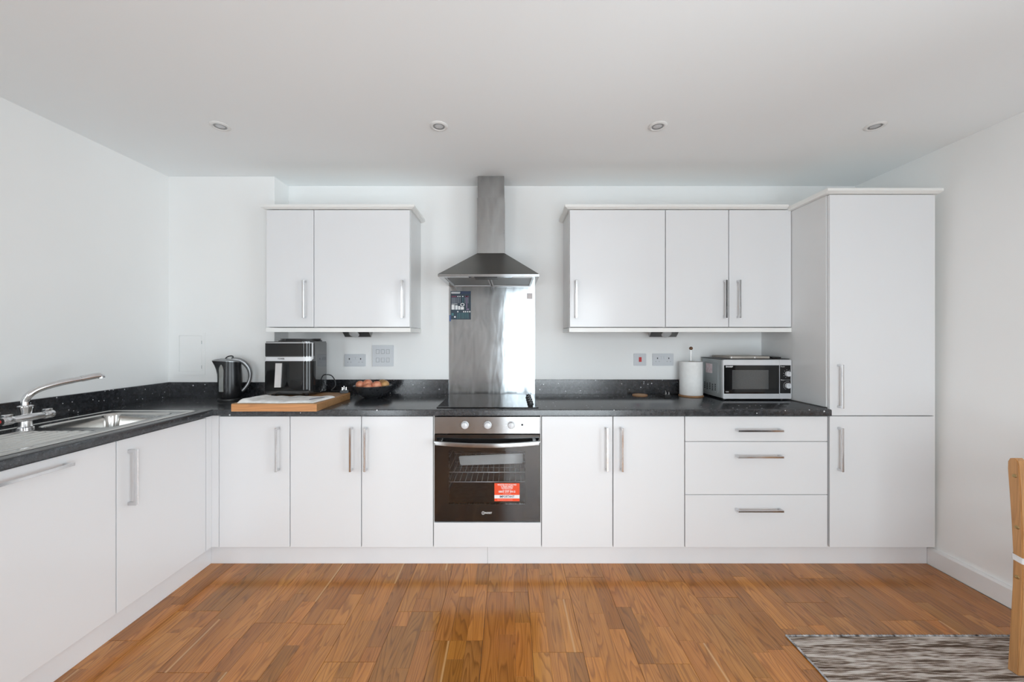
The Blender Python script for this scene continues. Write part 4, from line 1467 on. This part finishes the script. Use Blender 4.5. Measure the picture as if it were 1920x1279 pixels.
# drawer handle: black grip leaning forward with a silver face
bm = bmesh.new()
add_prism(bm, [(fy0 - 0.004, 1.135), (fy0 - 0.030, 1.135), (fy0 - 0.042, 0.990), (fy0 - 0.030, 0.985), (fy0 - 0.004, 1.02)], 'X', -1.400, -1.352)
hn = link('drawer_handle', bm, blackg_m, af)
bm = bmesh.new()
add_prism(bm, [(fy0 - 0.0305, 1.133), (fy0 - 0.0335, 1.133), (fy0 - 0.0455, 0.990), (fy0 - 0.0425, 0.990)], 'X', -1.402, -1.364)
link('handle_face', bm, chrome_m, hn, label='bright silver face of the handle')
bm = bmesh.new()
A, B, F = add_prism(bm, rrect(fx0 + 0.02, fx1 - 0.008, fy0 + 0.05, fy1 - 0.004, 0.08, 8), 'Z', fz1 + 0.0002, fz1 + 0.018)
bmesh.ops.bevel(bm, geom=[e for e in bm.edges if e.verts[0].co.z > fz1 + 0.017 and e.verts[1].co.z > fz1 + 0.017], offset=0.012, segments=3, affect='EDGES')
link('top_vent', bm, blackp_m, af, smooth=True, sharp=40)
for x in (fx0 + 0.035, fx1 - 0.045):
    for y in (fy0 + 0.035, fy1 - 0.035):
        lathe('foot', [(0, 0), (0.013, 0), (0.014, 0.0116), (0, 0.0116)], (x, y, fz + 0.0003), blackp_m, af, 16)
# flex, leaving the back and looping down to the plug
cb = smooth_path([(-1.206, 2.515, 1.045), (-1.180, 2.535, 1.035), (-1.160, 2.54, 1.000), (-1.158, 2.535, 0.965), (-1.172, 2.515, 0.942), (-1.150, 2.505, 0.938), (-1.115, 2.495, 0.940), (-1.087, 2.488, 0.941)], 8)
tube('flex', cb, 0.0034, blackp_m, af, 8, label='black flex curling behind the right side')


def plug(name, label, c, rz, tilt, group='loose black plugs by the worktop sockets'):
    r = thing(name, label, 'plug', c, group)
    M = Matrix.Translation(Vector(c)) @ Matrix.Rotation(rz, 4, 'Z') @ Matrix.Rotation(tilt, 4, 'X')
    bm = bmesh.new()
    A, B, F = add_prism(bm, [(-0.024, -0.020), (0.024, -0.020), (0.026, 0.006), (0.012, 0.026), (-0.012, 0.026), (-0.026, 0.006)], 'Z', 0.0, 0.020)
    bmesh.ops.bevel(bm, geom=bm.edges[:], offset=0.003, segments=2, affect='EDGES')
    bmesh.ops.transform(bm, matrix=M, verts=bm.verts[:])
    link('plug_body', bm, blackp_m, r, smooth=True, sharp=40)
    for (x, y, w, d, h) in ((0, 0.010, 0.004, 0.0075, 0.023), (-0.011, -0.011, 0.006, 0.004, 0.018), (0.011, -0.011, 0.006, 0.004, 0.018)):
        bm = bmesh.new()
        add_box(bm, x - w / 2, x + w / 2, y - d / 2, y + d / 2, 0.0195, 0.020 + h, 0.0006)
        bmesh.ops.transform(bm, matrix=M, verts=bm.verts[:])
        link('pin', bm, chrome_m, r)
    return r


p1 = plug('plug', 'black plug on the back corner of the chopping board beside the bowl', (-1.070, 2.470, bz1 + 0.0006), 0.5, 0.0)
p2 = plug('plug', 'black three pin plug with upturned pins on the worktop right of the coaster', (1.040, 2.560, ZW1 + 0.0008), 0.15, 0.0)
tube('flex', smooth_path([(1.028, 2.592, ZW1 + 0.009), (1.00, 2.63, ZW1 + 0.005), (1.02, 2.67, ZW1 + 0.005), (1.10, 2.69, ZW1 + 0.005), (1.22, 2.704, ZW1 + 0.0045), (1.33, 2.7085, ZW1 + 0.0045), (1.37, 2.703, ZW1 + 0.006)], 6), 0.0032, blackp_m, p2, 8)

# ------------------------------------------------------------------ kettle
KX, KY = -1.789, 2.452
kt = thing('kettle', 'dark grey jug kettle with silver handle in the worktop corner', 'kettle', (KX, KY, ZW1))
lathe('power_base', [(0, 0), (0.080, 0), (0.081, 0.004), (0.079, 0.013), (0.070, 0.017), (0, 0.017)], (KX, KY, ZW1 + 0.0004), blackp_m, kt, 40)
bm = bmesh.new()
prof = [(0.018, 0.071, 0.0), (0.022, 0.074, 0.0), (0.05, 0.0775, 0.0), (0.09, 0.0785, 0.0), (0.13, 0.0775, 0.02), (0.165, 0.0755, 0.07), (0.195, 0.0735, 0.19), (0.22, 0.0715, 0.36), (0.24, 0.070, 0.55), (0.2465, 0.0695, 0.62)]
seg = 48


def kpt(z, r, k, a):
    c, s = math.cos(a), math.sin(a)
    ext = max(0.0, -c) ** 5
    tilt = 0.010 * c * (z / 0.25) ** 3
    return (KX + r * c * (1 + k * ext), KY + r * s * (1 - 0.25 * k * ext), ZW1 + z - tilt * 0.6)


rings = [[bm.verts.new(kpt(z, r, k, 2 * PI * i / seg)) for i in range(seg)] for (z, r, k) in prof]
for a, b in zip(rings, rings[1:]):
    for i in range(seg):
        bm.faces.new((a[i], a[(i + 1) % seg], b[(i + 1) % seg], b[i]))
bm.faces.new(rings[0][::-1])
bm.faces.new(rings[-1])
link('jug', bm, kbody_m, kt, smooth=True, sharp=50)
bm = bmesh.new()
lid = [(0.2470, 0.0705, 0.59), (0.2510, 0.0705, 0.59), (0.2560, 0.064, 0.50), (0.2610, 0.045, 0.30), (0.2630, 0.02, 0.0)]
rings = [[bm.verts.new(kpt(z, r, k, 2 * PI * i / seg)) for i in range(seg)] for (z, r, k) in lid]
for a, b in zip(rings, rings[1:]):
    for i in range(seg):
        bm.faces.new((a[i], a[(i + 1) % seg], b[(i + 1) % seg], b[i]))
bm.faces.new(rings[0][::-1])
bm.faces.new(rings[-1])
lidp = link('lid', bm, ksilver_m, kt, smooth=True, sharp=50)
tube('lid_loop', smooth_path([(KX - 0.035, KY - 0.02, ZW1 + 0.258), (KX - 0.020, KY - 0.02, ZW1 + 0.276), (KX + 0.004, KY - 0.02, ZW1 + 0.283), (KX + 0.018, KY - 0.02, ZW1 + 0.277), (KX + 0.008, KY - 0.02, ZW1 + 0.262)], 5), 0.004, blackp_m, lidp, 8)
hp = smooth_path([(KX + 0.005, KY - 0.01, ZW1 + 0.262), (KX + 0.050, KY - 0.012, ZW1 + 0.256), (KX + 0.092, KY - 0.016, ZW1 + 0.234), (KX + 0.122, KY - 0.02, ZW1 + 0.192), (KX + 0.127, KY - 0.02, ZW1 + 0.145), (KX + 0.112, KY - 0.02, ZW1 + 0.100), (KX + 0.086, KY - 0.018, ZW1 + 0.066), (KX + 0.073, KY - 0.016, ZW1 + 0.058)], 6)
nh = len(hp)
tube('handle', hp, [0.012 + 0.005 * math.sin(PI * min(1, i / nh * 1.6)) for i in range(nh)], ksilver_m, kt, 14, flat=1.15)
# water gauge set in the left front of the jug
bm = bmesh.new()
pr = None
for i in range(15):
    t = i / 14
    z = 0.062 + t * 0.165
    # radius and pull of the jug at this height
    for (za, ra, ka), (zb_, rb, kb) in zip(prof, prof[1:]):
        if za <= z <= zb_:
            w = (z - za) / (zb_ - za)
            r_, k_ = ra + (rb - ra) * w, ka + (kb - ka) * w
    a0 = 3.90 + 0.02 * t
    hw = 0.26 * (1 - 0.15 * t) * min(1, math.sqrt(max(0.02, (1 - t) * 5)))
    cur = [bm.verts.new(kpt(z, r_ + 0.0012, k_, a0 + 0.26 * 0 + q * hw)) for q in (-1, -0.5, 0, 0.5, 1)]
    if pr:
        for k in range(4):
            bm.faces.new((pr[k], pr[k + 1], cur[k + 1], cur[k]))
    pr = cur
bmesh.ops.solidify(bm, geom=bm.faces[:], thickness=0.001)
link('water_gauge', bm, gauge_m, kt, smooth=True, sharp=50)
kt.rotation_euler.z = 0.63
kt.scale = (0.83, 0.83, 1.0)

# ------------------------------------------------------------------ fruit bowl
BX, BY = -0.917, 2.560
tag(lathe('bowl', [(0, 0), (0.050, 0), (0.054, 0.004), (0.085, 0.022), (0.110, 0.050), (0.1235, 0.080), (0.1205, 0.0835), (0.1165, 0.080), (0.104, 0.054), (0.085, 0.038), (0, 0.034)], (BX, BY, ZW1 + 0.0004), bowl_m, None, 48),
    'dark speckled ceramic bowl holding round fruit left of the hob', 'bowl')
fr_spec = [(-0.083, -0.006, 0.084, 0.029, 0, 'leftmost coral-pink round fruit in the dark bowl'),
           (-0.034, -0.002, 0.088, 0.034, 0, 'largest coral-pink round fruit, on top at the middle of the bowl'),
           (-0.012, -0.055, 0.073, 0.029, 0, 'coral-pink round fruit at the front middle of the bowl, below the largest'),
           (0.037, -0.035, 0.082, 0.033, 0, 'coral-pink round fruit right of the middle in the bowl'),
           (0.052, 0.030, 0.088, 0.031, 1, 'brown round fruit at the back right of the bowl'),
           (0.080, -0.005, 0.086, 0.031, 1, 'rightmost brown round fruit in the dark bowl'),
           (0.010, 0.035, 0.070, 0.030, 0, 'coral-pink round fruit at the back of the bowl between the pink and brown ones')]
for (dx, dy, dz, rr, kind, lb) in fr_spec:
    r = thing('fruit', lb, 'fruit', (BX + dx, BY + dy, ZW1 + dz), 'round fruit in the dark bowl')
    bm = bmesh.new()
    n = 12
    pf = []
    for i in range(n + 1):
        a = PI * i / n
        rad = rr * math.sin(a)
        hh = -rr * 0.95 * math.cos(a)
        if i > n - 2:
            hh -= rr * 0.10 * (1 if i == n else 0.3)
        pf.append((rad if 0 < i < n else 0.0, hh))
    add_lathe(bm, pf, (0, 0, 0), 20)
    M = Matrix.Translation(Vector((BX + dx, BY + dy, ZW1 + dz))) @ Matrix.Rotation(random.uniform(0.3, 0.9), 4, 'X') @ Matrix.Rotation(random.uniform(-0.5, 0.5), 4, 'Y')
    bmesh.ops.transform(bm, matrix=M, verts=bm.verts[:])
    link('flesh', bm, brownf_m if kind else peach_m, r, smooth=True)
    bm = bmesh.new()
    add_tube(bm, [(0, 0, rr * 0.83), (0.001, 0, rr * 0.95), (0.003, 0.001, rr * 1.08)], [0.003, 0.002, 0.0016], 8)
    bmesh.ops.transform(bm, matrix=M, verts=bm.verts[:])
    link('stalk', bm, brownf_m, r, smooth=True)

# ------------------------------------------------------------------ right side of the worktop
r = thing('coaster', 'small round pale coaster with a copper-brown rim on the worktop', 'coaster', (0.892, 2.645, ZW1))
lathe('disc', [(0, 0.0), (0.046, 0.0), (0.046, 0.006), (0, 0.006)], (0.892, 2.645, ZW1 + 0.0004), cork_m, r, 36)
lathe('rim', [(0.0462, 0.0), (0.0505, 0.0), (0.0515, 0.004), (0.0495, 0.008), (0.0462, 0.008), (0.0462, 0.0)], (0.892, 2.645, ZW1 + 0.0004), base_m, r, 36)

RX, RY = 1.232, 2.620
r = thing('roll_holder', 'kitchen roll holder with wooden base, thin steel rod and round wooden knob', 'holder', (RX, RY, ZW1))
lathe('base', [(0, 0), (0.078, 0), (0.080, 0.003), (0.080, 0.008), (0.077, 0.010), (0, 0.010)], (RX, RY, ZW1 + 0.0004), base_m, r, 40)
tube('rod', [(RX, RY, ZW1 + 0.0102), (RX, RY, 1.204)], 0.0033, chrome_m, r, 12)
lathe('knob', [(0, -0.012), (0.0065, -0.010), (0.0115, -0.004), (0.0125, 0.001), (0.0105, 0.007), (0.006, 0.011), (0, 0.0125)], (RX, RY, 1.213), ball_m, r, 20)
r = thing('kitchen_roll', 'white kitchen paper roll standing on the wooden holder beside the microwave', 'kitchen roll', (RX, RY, ZW1 + 0.011))
bm = bmesh.new()
nseg = 56
prf = [(0.0205, 0.001), (0.0725, 0.001), (0.0735, 0.004), (0.0735, 0.223), (0.0725, 0.226), (0.0205, 0.226)]
add_lathe(bm, prf + [prf[0]], (RX, RY, ZW1 + 0.0112), nseg)
link('paper', bm, paper_m, r, smooth=True, sharp=35)
bm = bmesh.new()
add_lathe(bm, [(0.0185, 0.001), (0.0203, 0.001), (0.0203, 0.2255), (0.0185, 0.2255), (0.0185, 0.001)], (RX, RY, ZW1 + 0.0112), 28)
link('cardboard_core', bm, cork_m, r, smooth=True, sharp=35)
# loose end of the paper
bm = bmesh.new()
add_prism(bm, [(RX + 0.0738 * math.cos(a), RY + 0.0738 * math.sin(a)) for a in [(-0.95 + 0.05 * k) * PI / 2 for k in range(9)]] +
          [(RX + 0.0746 * math.cos(a), RY + 0.0746 * math.sin(a)) for a in [(-0.95 + 0.05 * k) * PI / 2 for k in range(8, -1, -1)]], 'Z', ZW1 + 0.016, ZW1 + 0.235)
link('loose_sheet', bm, paper_m, r, smooth=True, sharp=35)

# microwave
mw = thing('microwave', 'silver and black microwave oven with two dials beside the tall cupboard', 'microwave', (1.56, 2.56, ZW1))
mx0, mx1, my0, my1, mz0, mz1 = 1.346, 1.7765, 2.446, 2.700, 0.900, 1.147
box('housing', mx0, mx1, my0, my1, mz0, mz1, greym_m, mw, 0.003, 2)
box('top_cover', mx0 - 0.006, mx1 + 0.001, my0 - 0.004, my1 + 0.004, mz1 + 0.0002, mz1 + 0.0045, blackp_m, mw, 0.0015)
yf = 2.428
# door: silver frame, black glass band, mesh window
fz_0, fz_1 = 0.8995, 1.1465
bm = bmesh.new()
A, B, F = add_prism(bm, rrect(mx0 - 0.001, 1.7000, fz_0, fz_1, [0.006, 0.001, 0.001, 0.006], 4), 'Y', yf, my0 - 0.0005)
md = link('door', bm, silver_m, mw, smooth=True, sharp=30)
bm = bmesh.new()
A, B, F = add_prism(bm, rrect(1.7012, mx1, fz_0, fz_1, [0.001, 0.006, 0.006, 0.001], 4), 'Y', yf, my0 - 0.0005)
mc = link('control_panel', bm, silver_m, mw, smooth=True, sharp=30)
bm = bmesh.new()
grid_slab(bm, [1.3505, 1.4015, 1.6325, 1.6985], [0.9315, 0.9605, 1.0810, 1.1115], yf - 0.0016, yf - 0.0001, {(1, 1)}, lambda u, v, d: (u, d, v))
link('door_glass', bm, blackg_m, md)
box('mesh_window', 1.4017, 1.6323, yf - 0.0010, yf - 0.0001, 0.9607, 1.0808, mottled(mat('microwave_mesh', (0.05, 0.052, 0.052), 0.12, ior=1.8), (0.045, 0.047, 0.047), (0.06, 0.062, 0.062), 200), md)
box('dial_panel', 1.7035, 1.7710, yf - 0.0016, yf - 0.0001, 0.9335, 1.1115, blackg_m, mc)
for z in (1.057, 0.9825):
    kb = lathe('dial', [(0, 0), (0.0175, 0), (0.0175, -0.010), (0.0160, -0.014), (0, -0.014)], (1.751, yf - 0.0018, z), silver_m, mw, 28, axis='Y')
    box('pointer', 1.7498, 1.7522, yf - 0.0168, yf - 0.0159, z - 0.002, z + 0.013, sockdet_m, kb)
bm = bmesh.new()
text_bm(bm, 'SHARP', 0.0125, 1.3605, yf - 0.0018, 1.1020, 'LEFT', width=0.046, bold=0.0004)
text_bm(bm, 'R200', 0.009, 1.3605, yf - 0.0018, 0.9435, 'LEFT', width=0.018)
link('lettering', bm, white_print, md, kind='stuff', uv=False)
bm = bmesh.new()
text_bm(bm, 'Power', 0.009, 1.7075, yf - 0.0018, 1.1025, 'LEFT', width=0.026)
text_bm(bm, 'Timer', 0.009, 1.7075, yf - 0.0018, 1.0185, 'LEFT', width=0.024)
add_box(bm, 1.734, 1.769, yf - 0.0019, yf - 0.0017, 1.0180, 1.0188)
for z, n0 in ((1.057, 6), (0.9825, 11)):
    for k in range(n0):
        a = PI * (0.35 + 1.0 * k / (n0 - 1))
        px, pz = 1.751 + 0.0255 * math.cos(a), z + 0.0255 * math.sin(a)
        if px < 1.769:
            add_box(bm, px - 0.0014, px + 0.0014, yf - 0.0019, yf - 0.0017, pz - 0.001, pz + 0.001)
link('lettering', bm, white_print, mc, kind='stuff', uv=False)
# pressed side panel outline, vents and label on the left side
bm = bmesh.new()
ol = rrect(2.490, 2.672, 0.922, 1.122, 0.022, 5)
add_tube(bm, [(mx0 - 0.0002, p[0], p[1]) for p in ol + ol[:1]], 0.0014, 6, cap=False)
link('pressed_edge', bm, greym_m, mw, smooth=True)
bm = bmesh.new()
for i in range(5):
    for j in range(4):
        y, z = 2.515 + i * 0.034, 0.940 + j * 0.012 - (0.004 if i % 2 else 0)
        add_box(bm, mx0 - 0.0008, mx0 - 0.0001, y, y + 0.016, z, z + 0.0062)
link('vent_slots', bm, dark_m, mw, kind='stuff')
box('rating_label', mx0 - 0.0009, mx0 - 0.0002, 2.560, 2.642, 1.049, 1.112, pink_sticker, mw, label='pale pink paper label on the left side')
for x in (mx0 + 0.03, mx1 - 0.03):
    for y in (my0 + 0.03, my1 - 0.03):
        lathe('foot', [(0, 0), (0.011, 0), (0.012, 0.0125), (0, 0.0125)], (x, y, ZW1 + 0.0004), blackp_m, mw, 14)
# things lying on the microwave
zt_ = mz1 + 0.005
r = thing('serving_board', 'flat beige board lying on top of the microwave', 'board', (1.54, 2.57, zt_))
bm = bmesh.new()
A, B, F = add_prism(bm, rrect(1.408, 1.668, 2.462, 2.690, 0.012, 4), 'Z', zt_, zt_ + 0.014)
bmesh.ops.bevel(bm, geom=[e for e in bm.edges if abs(e.verts[0].co.z - e.verts[1].co.z) < 1e-6], offset=0.002, segments=2, affect='EDGES')
link('plate', bm, beige_m, r, smooth=True, sharp=35)
for x in (1.412, 1.562):
    box('corner_tab', x, x + 0.008, 2.4595, 2.4617, zt_ + 0.001, zt_ + 0.012, paper_m, r)
bm = bmesh.new()
A, B, F = add_prism(bm, [(1.680, 2.46), (1.742, 2.47), (1.772, 2.685), (1.690, 2.69)], 'Z', zt_, zt_ + 0.010)
bmesh.ops.bevel(bm, geom=bm.edges[:], offset=0.002, segments=2, affect='EDGES')
tag(link('oven_mat', bm, blackp_m), 'thin black mat on the microwave right of the beige board', 'mat')

# ------------------------------------------------------------------ rug
gx0, gx1, gy0, gy1 = 1.181, 2.345, -0.15, 1.652
rg = thing('rug', 'flat woven rug striped brown and cream under the wooden chair', 'rug', ((gx0 + gx1) / 2, (gy0 + gy1) / 2, 0))
bm = bmesh.new()
nx_, ny_ = 24, 40
Vv = [[bm.verts.new((gx0 + 0.008 + (gx1 - gx0 - 0.016) * i / nx_, gy0 + 0.011 + (gy1 - gy0 - 0.022) * j / ny_, 0.0062 + 0.0006 * math.sin(i * 1.7 + j * 0.9))) for j in range(ny_ + 1)] for i in range(nx_ + 1)]
for i in range(nx_):
    for j in range(ny_):
        bm.faces.new((Vv[i][j], Vv[i + 1][j], Vv[i + 1][j + 1], Vv[i][j + 1]))
ext = bmesh.ops.extrude_face_region(bm, geom=bm.faces[:])
for v in ext['geom']:
    if isinstance(v, bmesh.types.BMVert):
        v.co.z = 0.0006
link('weave', bm, rug_m, rg, smooth=True, sharp=40)
# overcast ends: individual twisted bumps, joined
for y in (gy1 - 0.0055, gy0 + 0.0055):
    bm = bmesh.new()
    k = 0
    x = gx0
    pts = []
    while x < gx1:
        pts.append((x, y + 0.0008 * math.sin(k * 1.3), 0.0045 + 0.0007 * (k % 2)))
        x += 0.006
        k += 1
    add_tube(bm, pts, [0.0040 + 0.0012 * (i % 2) for i in range(len(pts))], 8)
    link('hem', bm, hem_m, rg, smooth=True)
for x in (gx0 + 0.004, gx1 - 0.004):
    bm = bmesh.new()
    pts = [(x + 0.0008 * math.sin(i * 0.7), gy0 + 0.012 + (gy1 - gy0 - 0.024) * i / 160, 0.0045) for i in range(161)]
    add_tube(bm, pts, 0.0039, 8)
    link('side_binding', bm, hem2_m, rg, smooth=True)

# ------------------------------------------------------------------ chair at the right edge
CX = 1.914
ch = thing('dining_chair', 'honey coloured wooden dining chair cut off by the right edge of the picture', 'chair', (2.12, 1.28, 0.0075))
ZR = 0.0078
CW = 0.405


def post(x0, x1):
    """rear post: kinks forward at the seat, splays back above and below; profile in y-z"""
    prof = [(1.4795, ZR), (1.4490, ZR), (1.4415, 0.16), (1.4350, 0.34), (1.4345, 0.46), (1.4370, 0.60), (1.4420, 0.74), (1.4460, 0.800), (1.4500, 0.818), (1.4600, 0.826), (1.4720, 0.822), (1.4785, 0.808), (1.4790, 0.78), (1.4690, 0.60), (1.4630, 0.45), (1.4650, 0.34), (1.4715, 0.18)]
    bm = bmesh.new()
    A, B, F = add_prism(bm, prof, 'X', x0, x1)
    bmesh.ops.recalc_face_normals(bm, faces=bm.faces[:])
    es = [e for f in F[:2] for e in f.edges]
    bmesh.ops.bevel(bm, geom=es, offset=0.0025, segments=2, affect='EDGES')
    return bm


pl = link('rear_leg', post(CX, CX + 0.034), chair_m, ch, smooth=True, sharp=35)
link('rear_leg', post(CX + CW - 0.034, CX + CW), chair_m, ch, smooth=True, sharp=35)
for (z, y) in ((0.759, 1.4575), (0.567, 1.4505), (0.379, 1.4500)):
    lathe('screw', [(0, -0.0012), (0.0022, -0.0012), (0.0030, -0.0028), (0.0062, -0.0022), (0.0070, 0.0), (0, 0.0)], (CX - 0.0002, y, z), brass_m, pl, 20, axis='X', label='brass screw head')
sx0, sx1 = CX + 0.0345, CX + CW - 0.0345
for (z0, z1, yc) in ((0.715, 0.80, 1.462), (0.530, 0.605, 1.453)):
    bm = bmesh.new()
    rows = []
    for i in range(13):
        t = -1 + 2 * i / 12
        x = sx0 + (sx1 - sx0) * i / 12
        y = yc + 0.018 * (1 - t * t) * 0.6
        rows.append([bm.verts.new(p) for p in ((x, y - 0.008, z0), (x, y - 0.008, z1 + 0.008 * (1 - t * t)), (x, y + 0.008, z1 + 0.008 * (1 - t * t)), (x, y + 0.008, z0))])
    for a, b in zip(rows, rows[1:]):
        for k in range(4):
            bm.faces.new((a[k], a[(k + 1) % 4], b[(k + 1) % 4], b[k]))
    bm.faces.new(rows[0])
    bm.faces.new(rows[-1][::-1])
    link('back_slat', bm, chair_m, ch, smooth=True, sharp=40)
bm = bmesh.new()
A, B, F = add_prism(bm, rrect(CX + 0.036, CX + CW - 0.036, 1.055, 1.462, 0.02, 4), 'Z', 0.4205, 0.440)
bmesh.ops.bevel(bm, geom=[e for e in bm.edges if e.verts[0].co.z > 0.43 and e.verts[1].co.z > 0.43], offset=0.006, segments=2, affect='EDGES')
link('seat', bm, chair_m, ch, smooth=True, sharp=35)
for x in (CX + 0.036, CX + CW - 0.070):
    bm = bmesh.new()
    add_prism(bm, [(1.070, 0.4200), (1.106, 0.4200), (1.102, ZR), (1.074, ZR)], 'X', x, x + 0.034)
    link('front_leg', bm, chair_m, ch)
box('seat_rail', sx0, sx1, 1.440, 1.458, 0.350, 0.410, chair_m, ch, 0.002)
box('seat_rail', CX + 0.071, CX + CW - 0.071, 1.080, 1.098, 0.350, 0.4195, chair_m, ch, 0.002)
for x in (CX + 0.040, CX + CW - 0.058):
    box('seat_rail', x, x + 0.018, 1.1065, 1.4335, 0.350, 0.4195, chair_m, ch, 0.002)
box('stretcher', sx0, sx1, 1.446, 1.464, 0.255, 0.285, chair_m, ch, 0.002)
for x in (CX + 0.042, CX + CW - 0.058):
    box('stretcher', x, x + 0.016, 1.104, 1.438, 0.19, 0.215, chair_m, ch, 0.002)
# white strap tied around the near post at seat height
bm = bmesh.new()
for i in range(1):
    ob = rrect(CX - 0.0018, CX + 0.0358, 1.4328, 1.4660, 0.004, 3)
    ib = rrect(CX - 0.0004, CX + 0.0344, 1.4342, 1.4646, 0.003, 3)
    vo = []
    for (p, q) in zip(ob, ib):
        dz = (1.45 - p[1]) * -0.18
        vo.append([bm.verts.new((p[0], p[1], 0.4385 + dz)), bm.verts.new((p[0], p[1], 0.4610 + dz)), bm.verts.new((q[0], q[1], 0.4610 + dz)), bm.verts.new((q[0], q[1], 0.4385 + dz))])
    n = len(vo)
    for i in range(n):
        a, b = vo[i], vo[(i + 1) % n]
        for k in range(4):
            bm.faces.new((a[k], a[(k + 1) % 4], b[(k + 1) % 4], b[k]))
link('strap', bm, strap_m, ch, smooth=True, sharp=40, label='white strap around the rear leg')
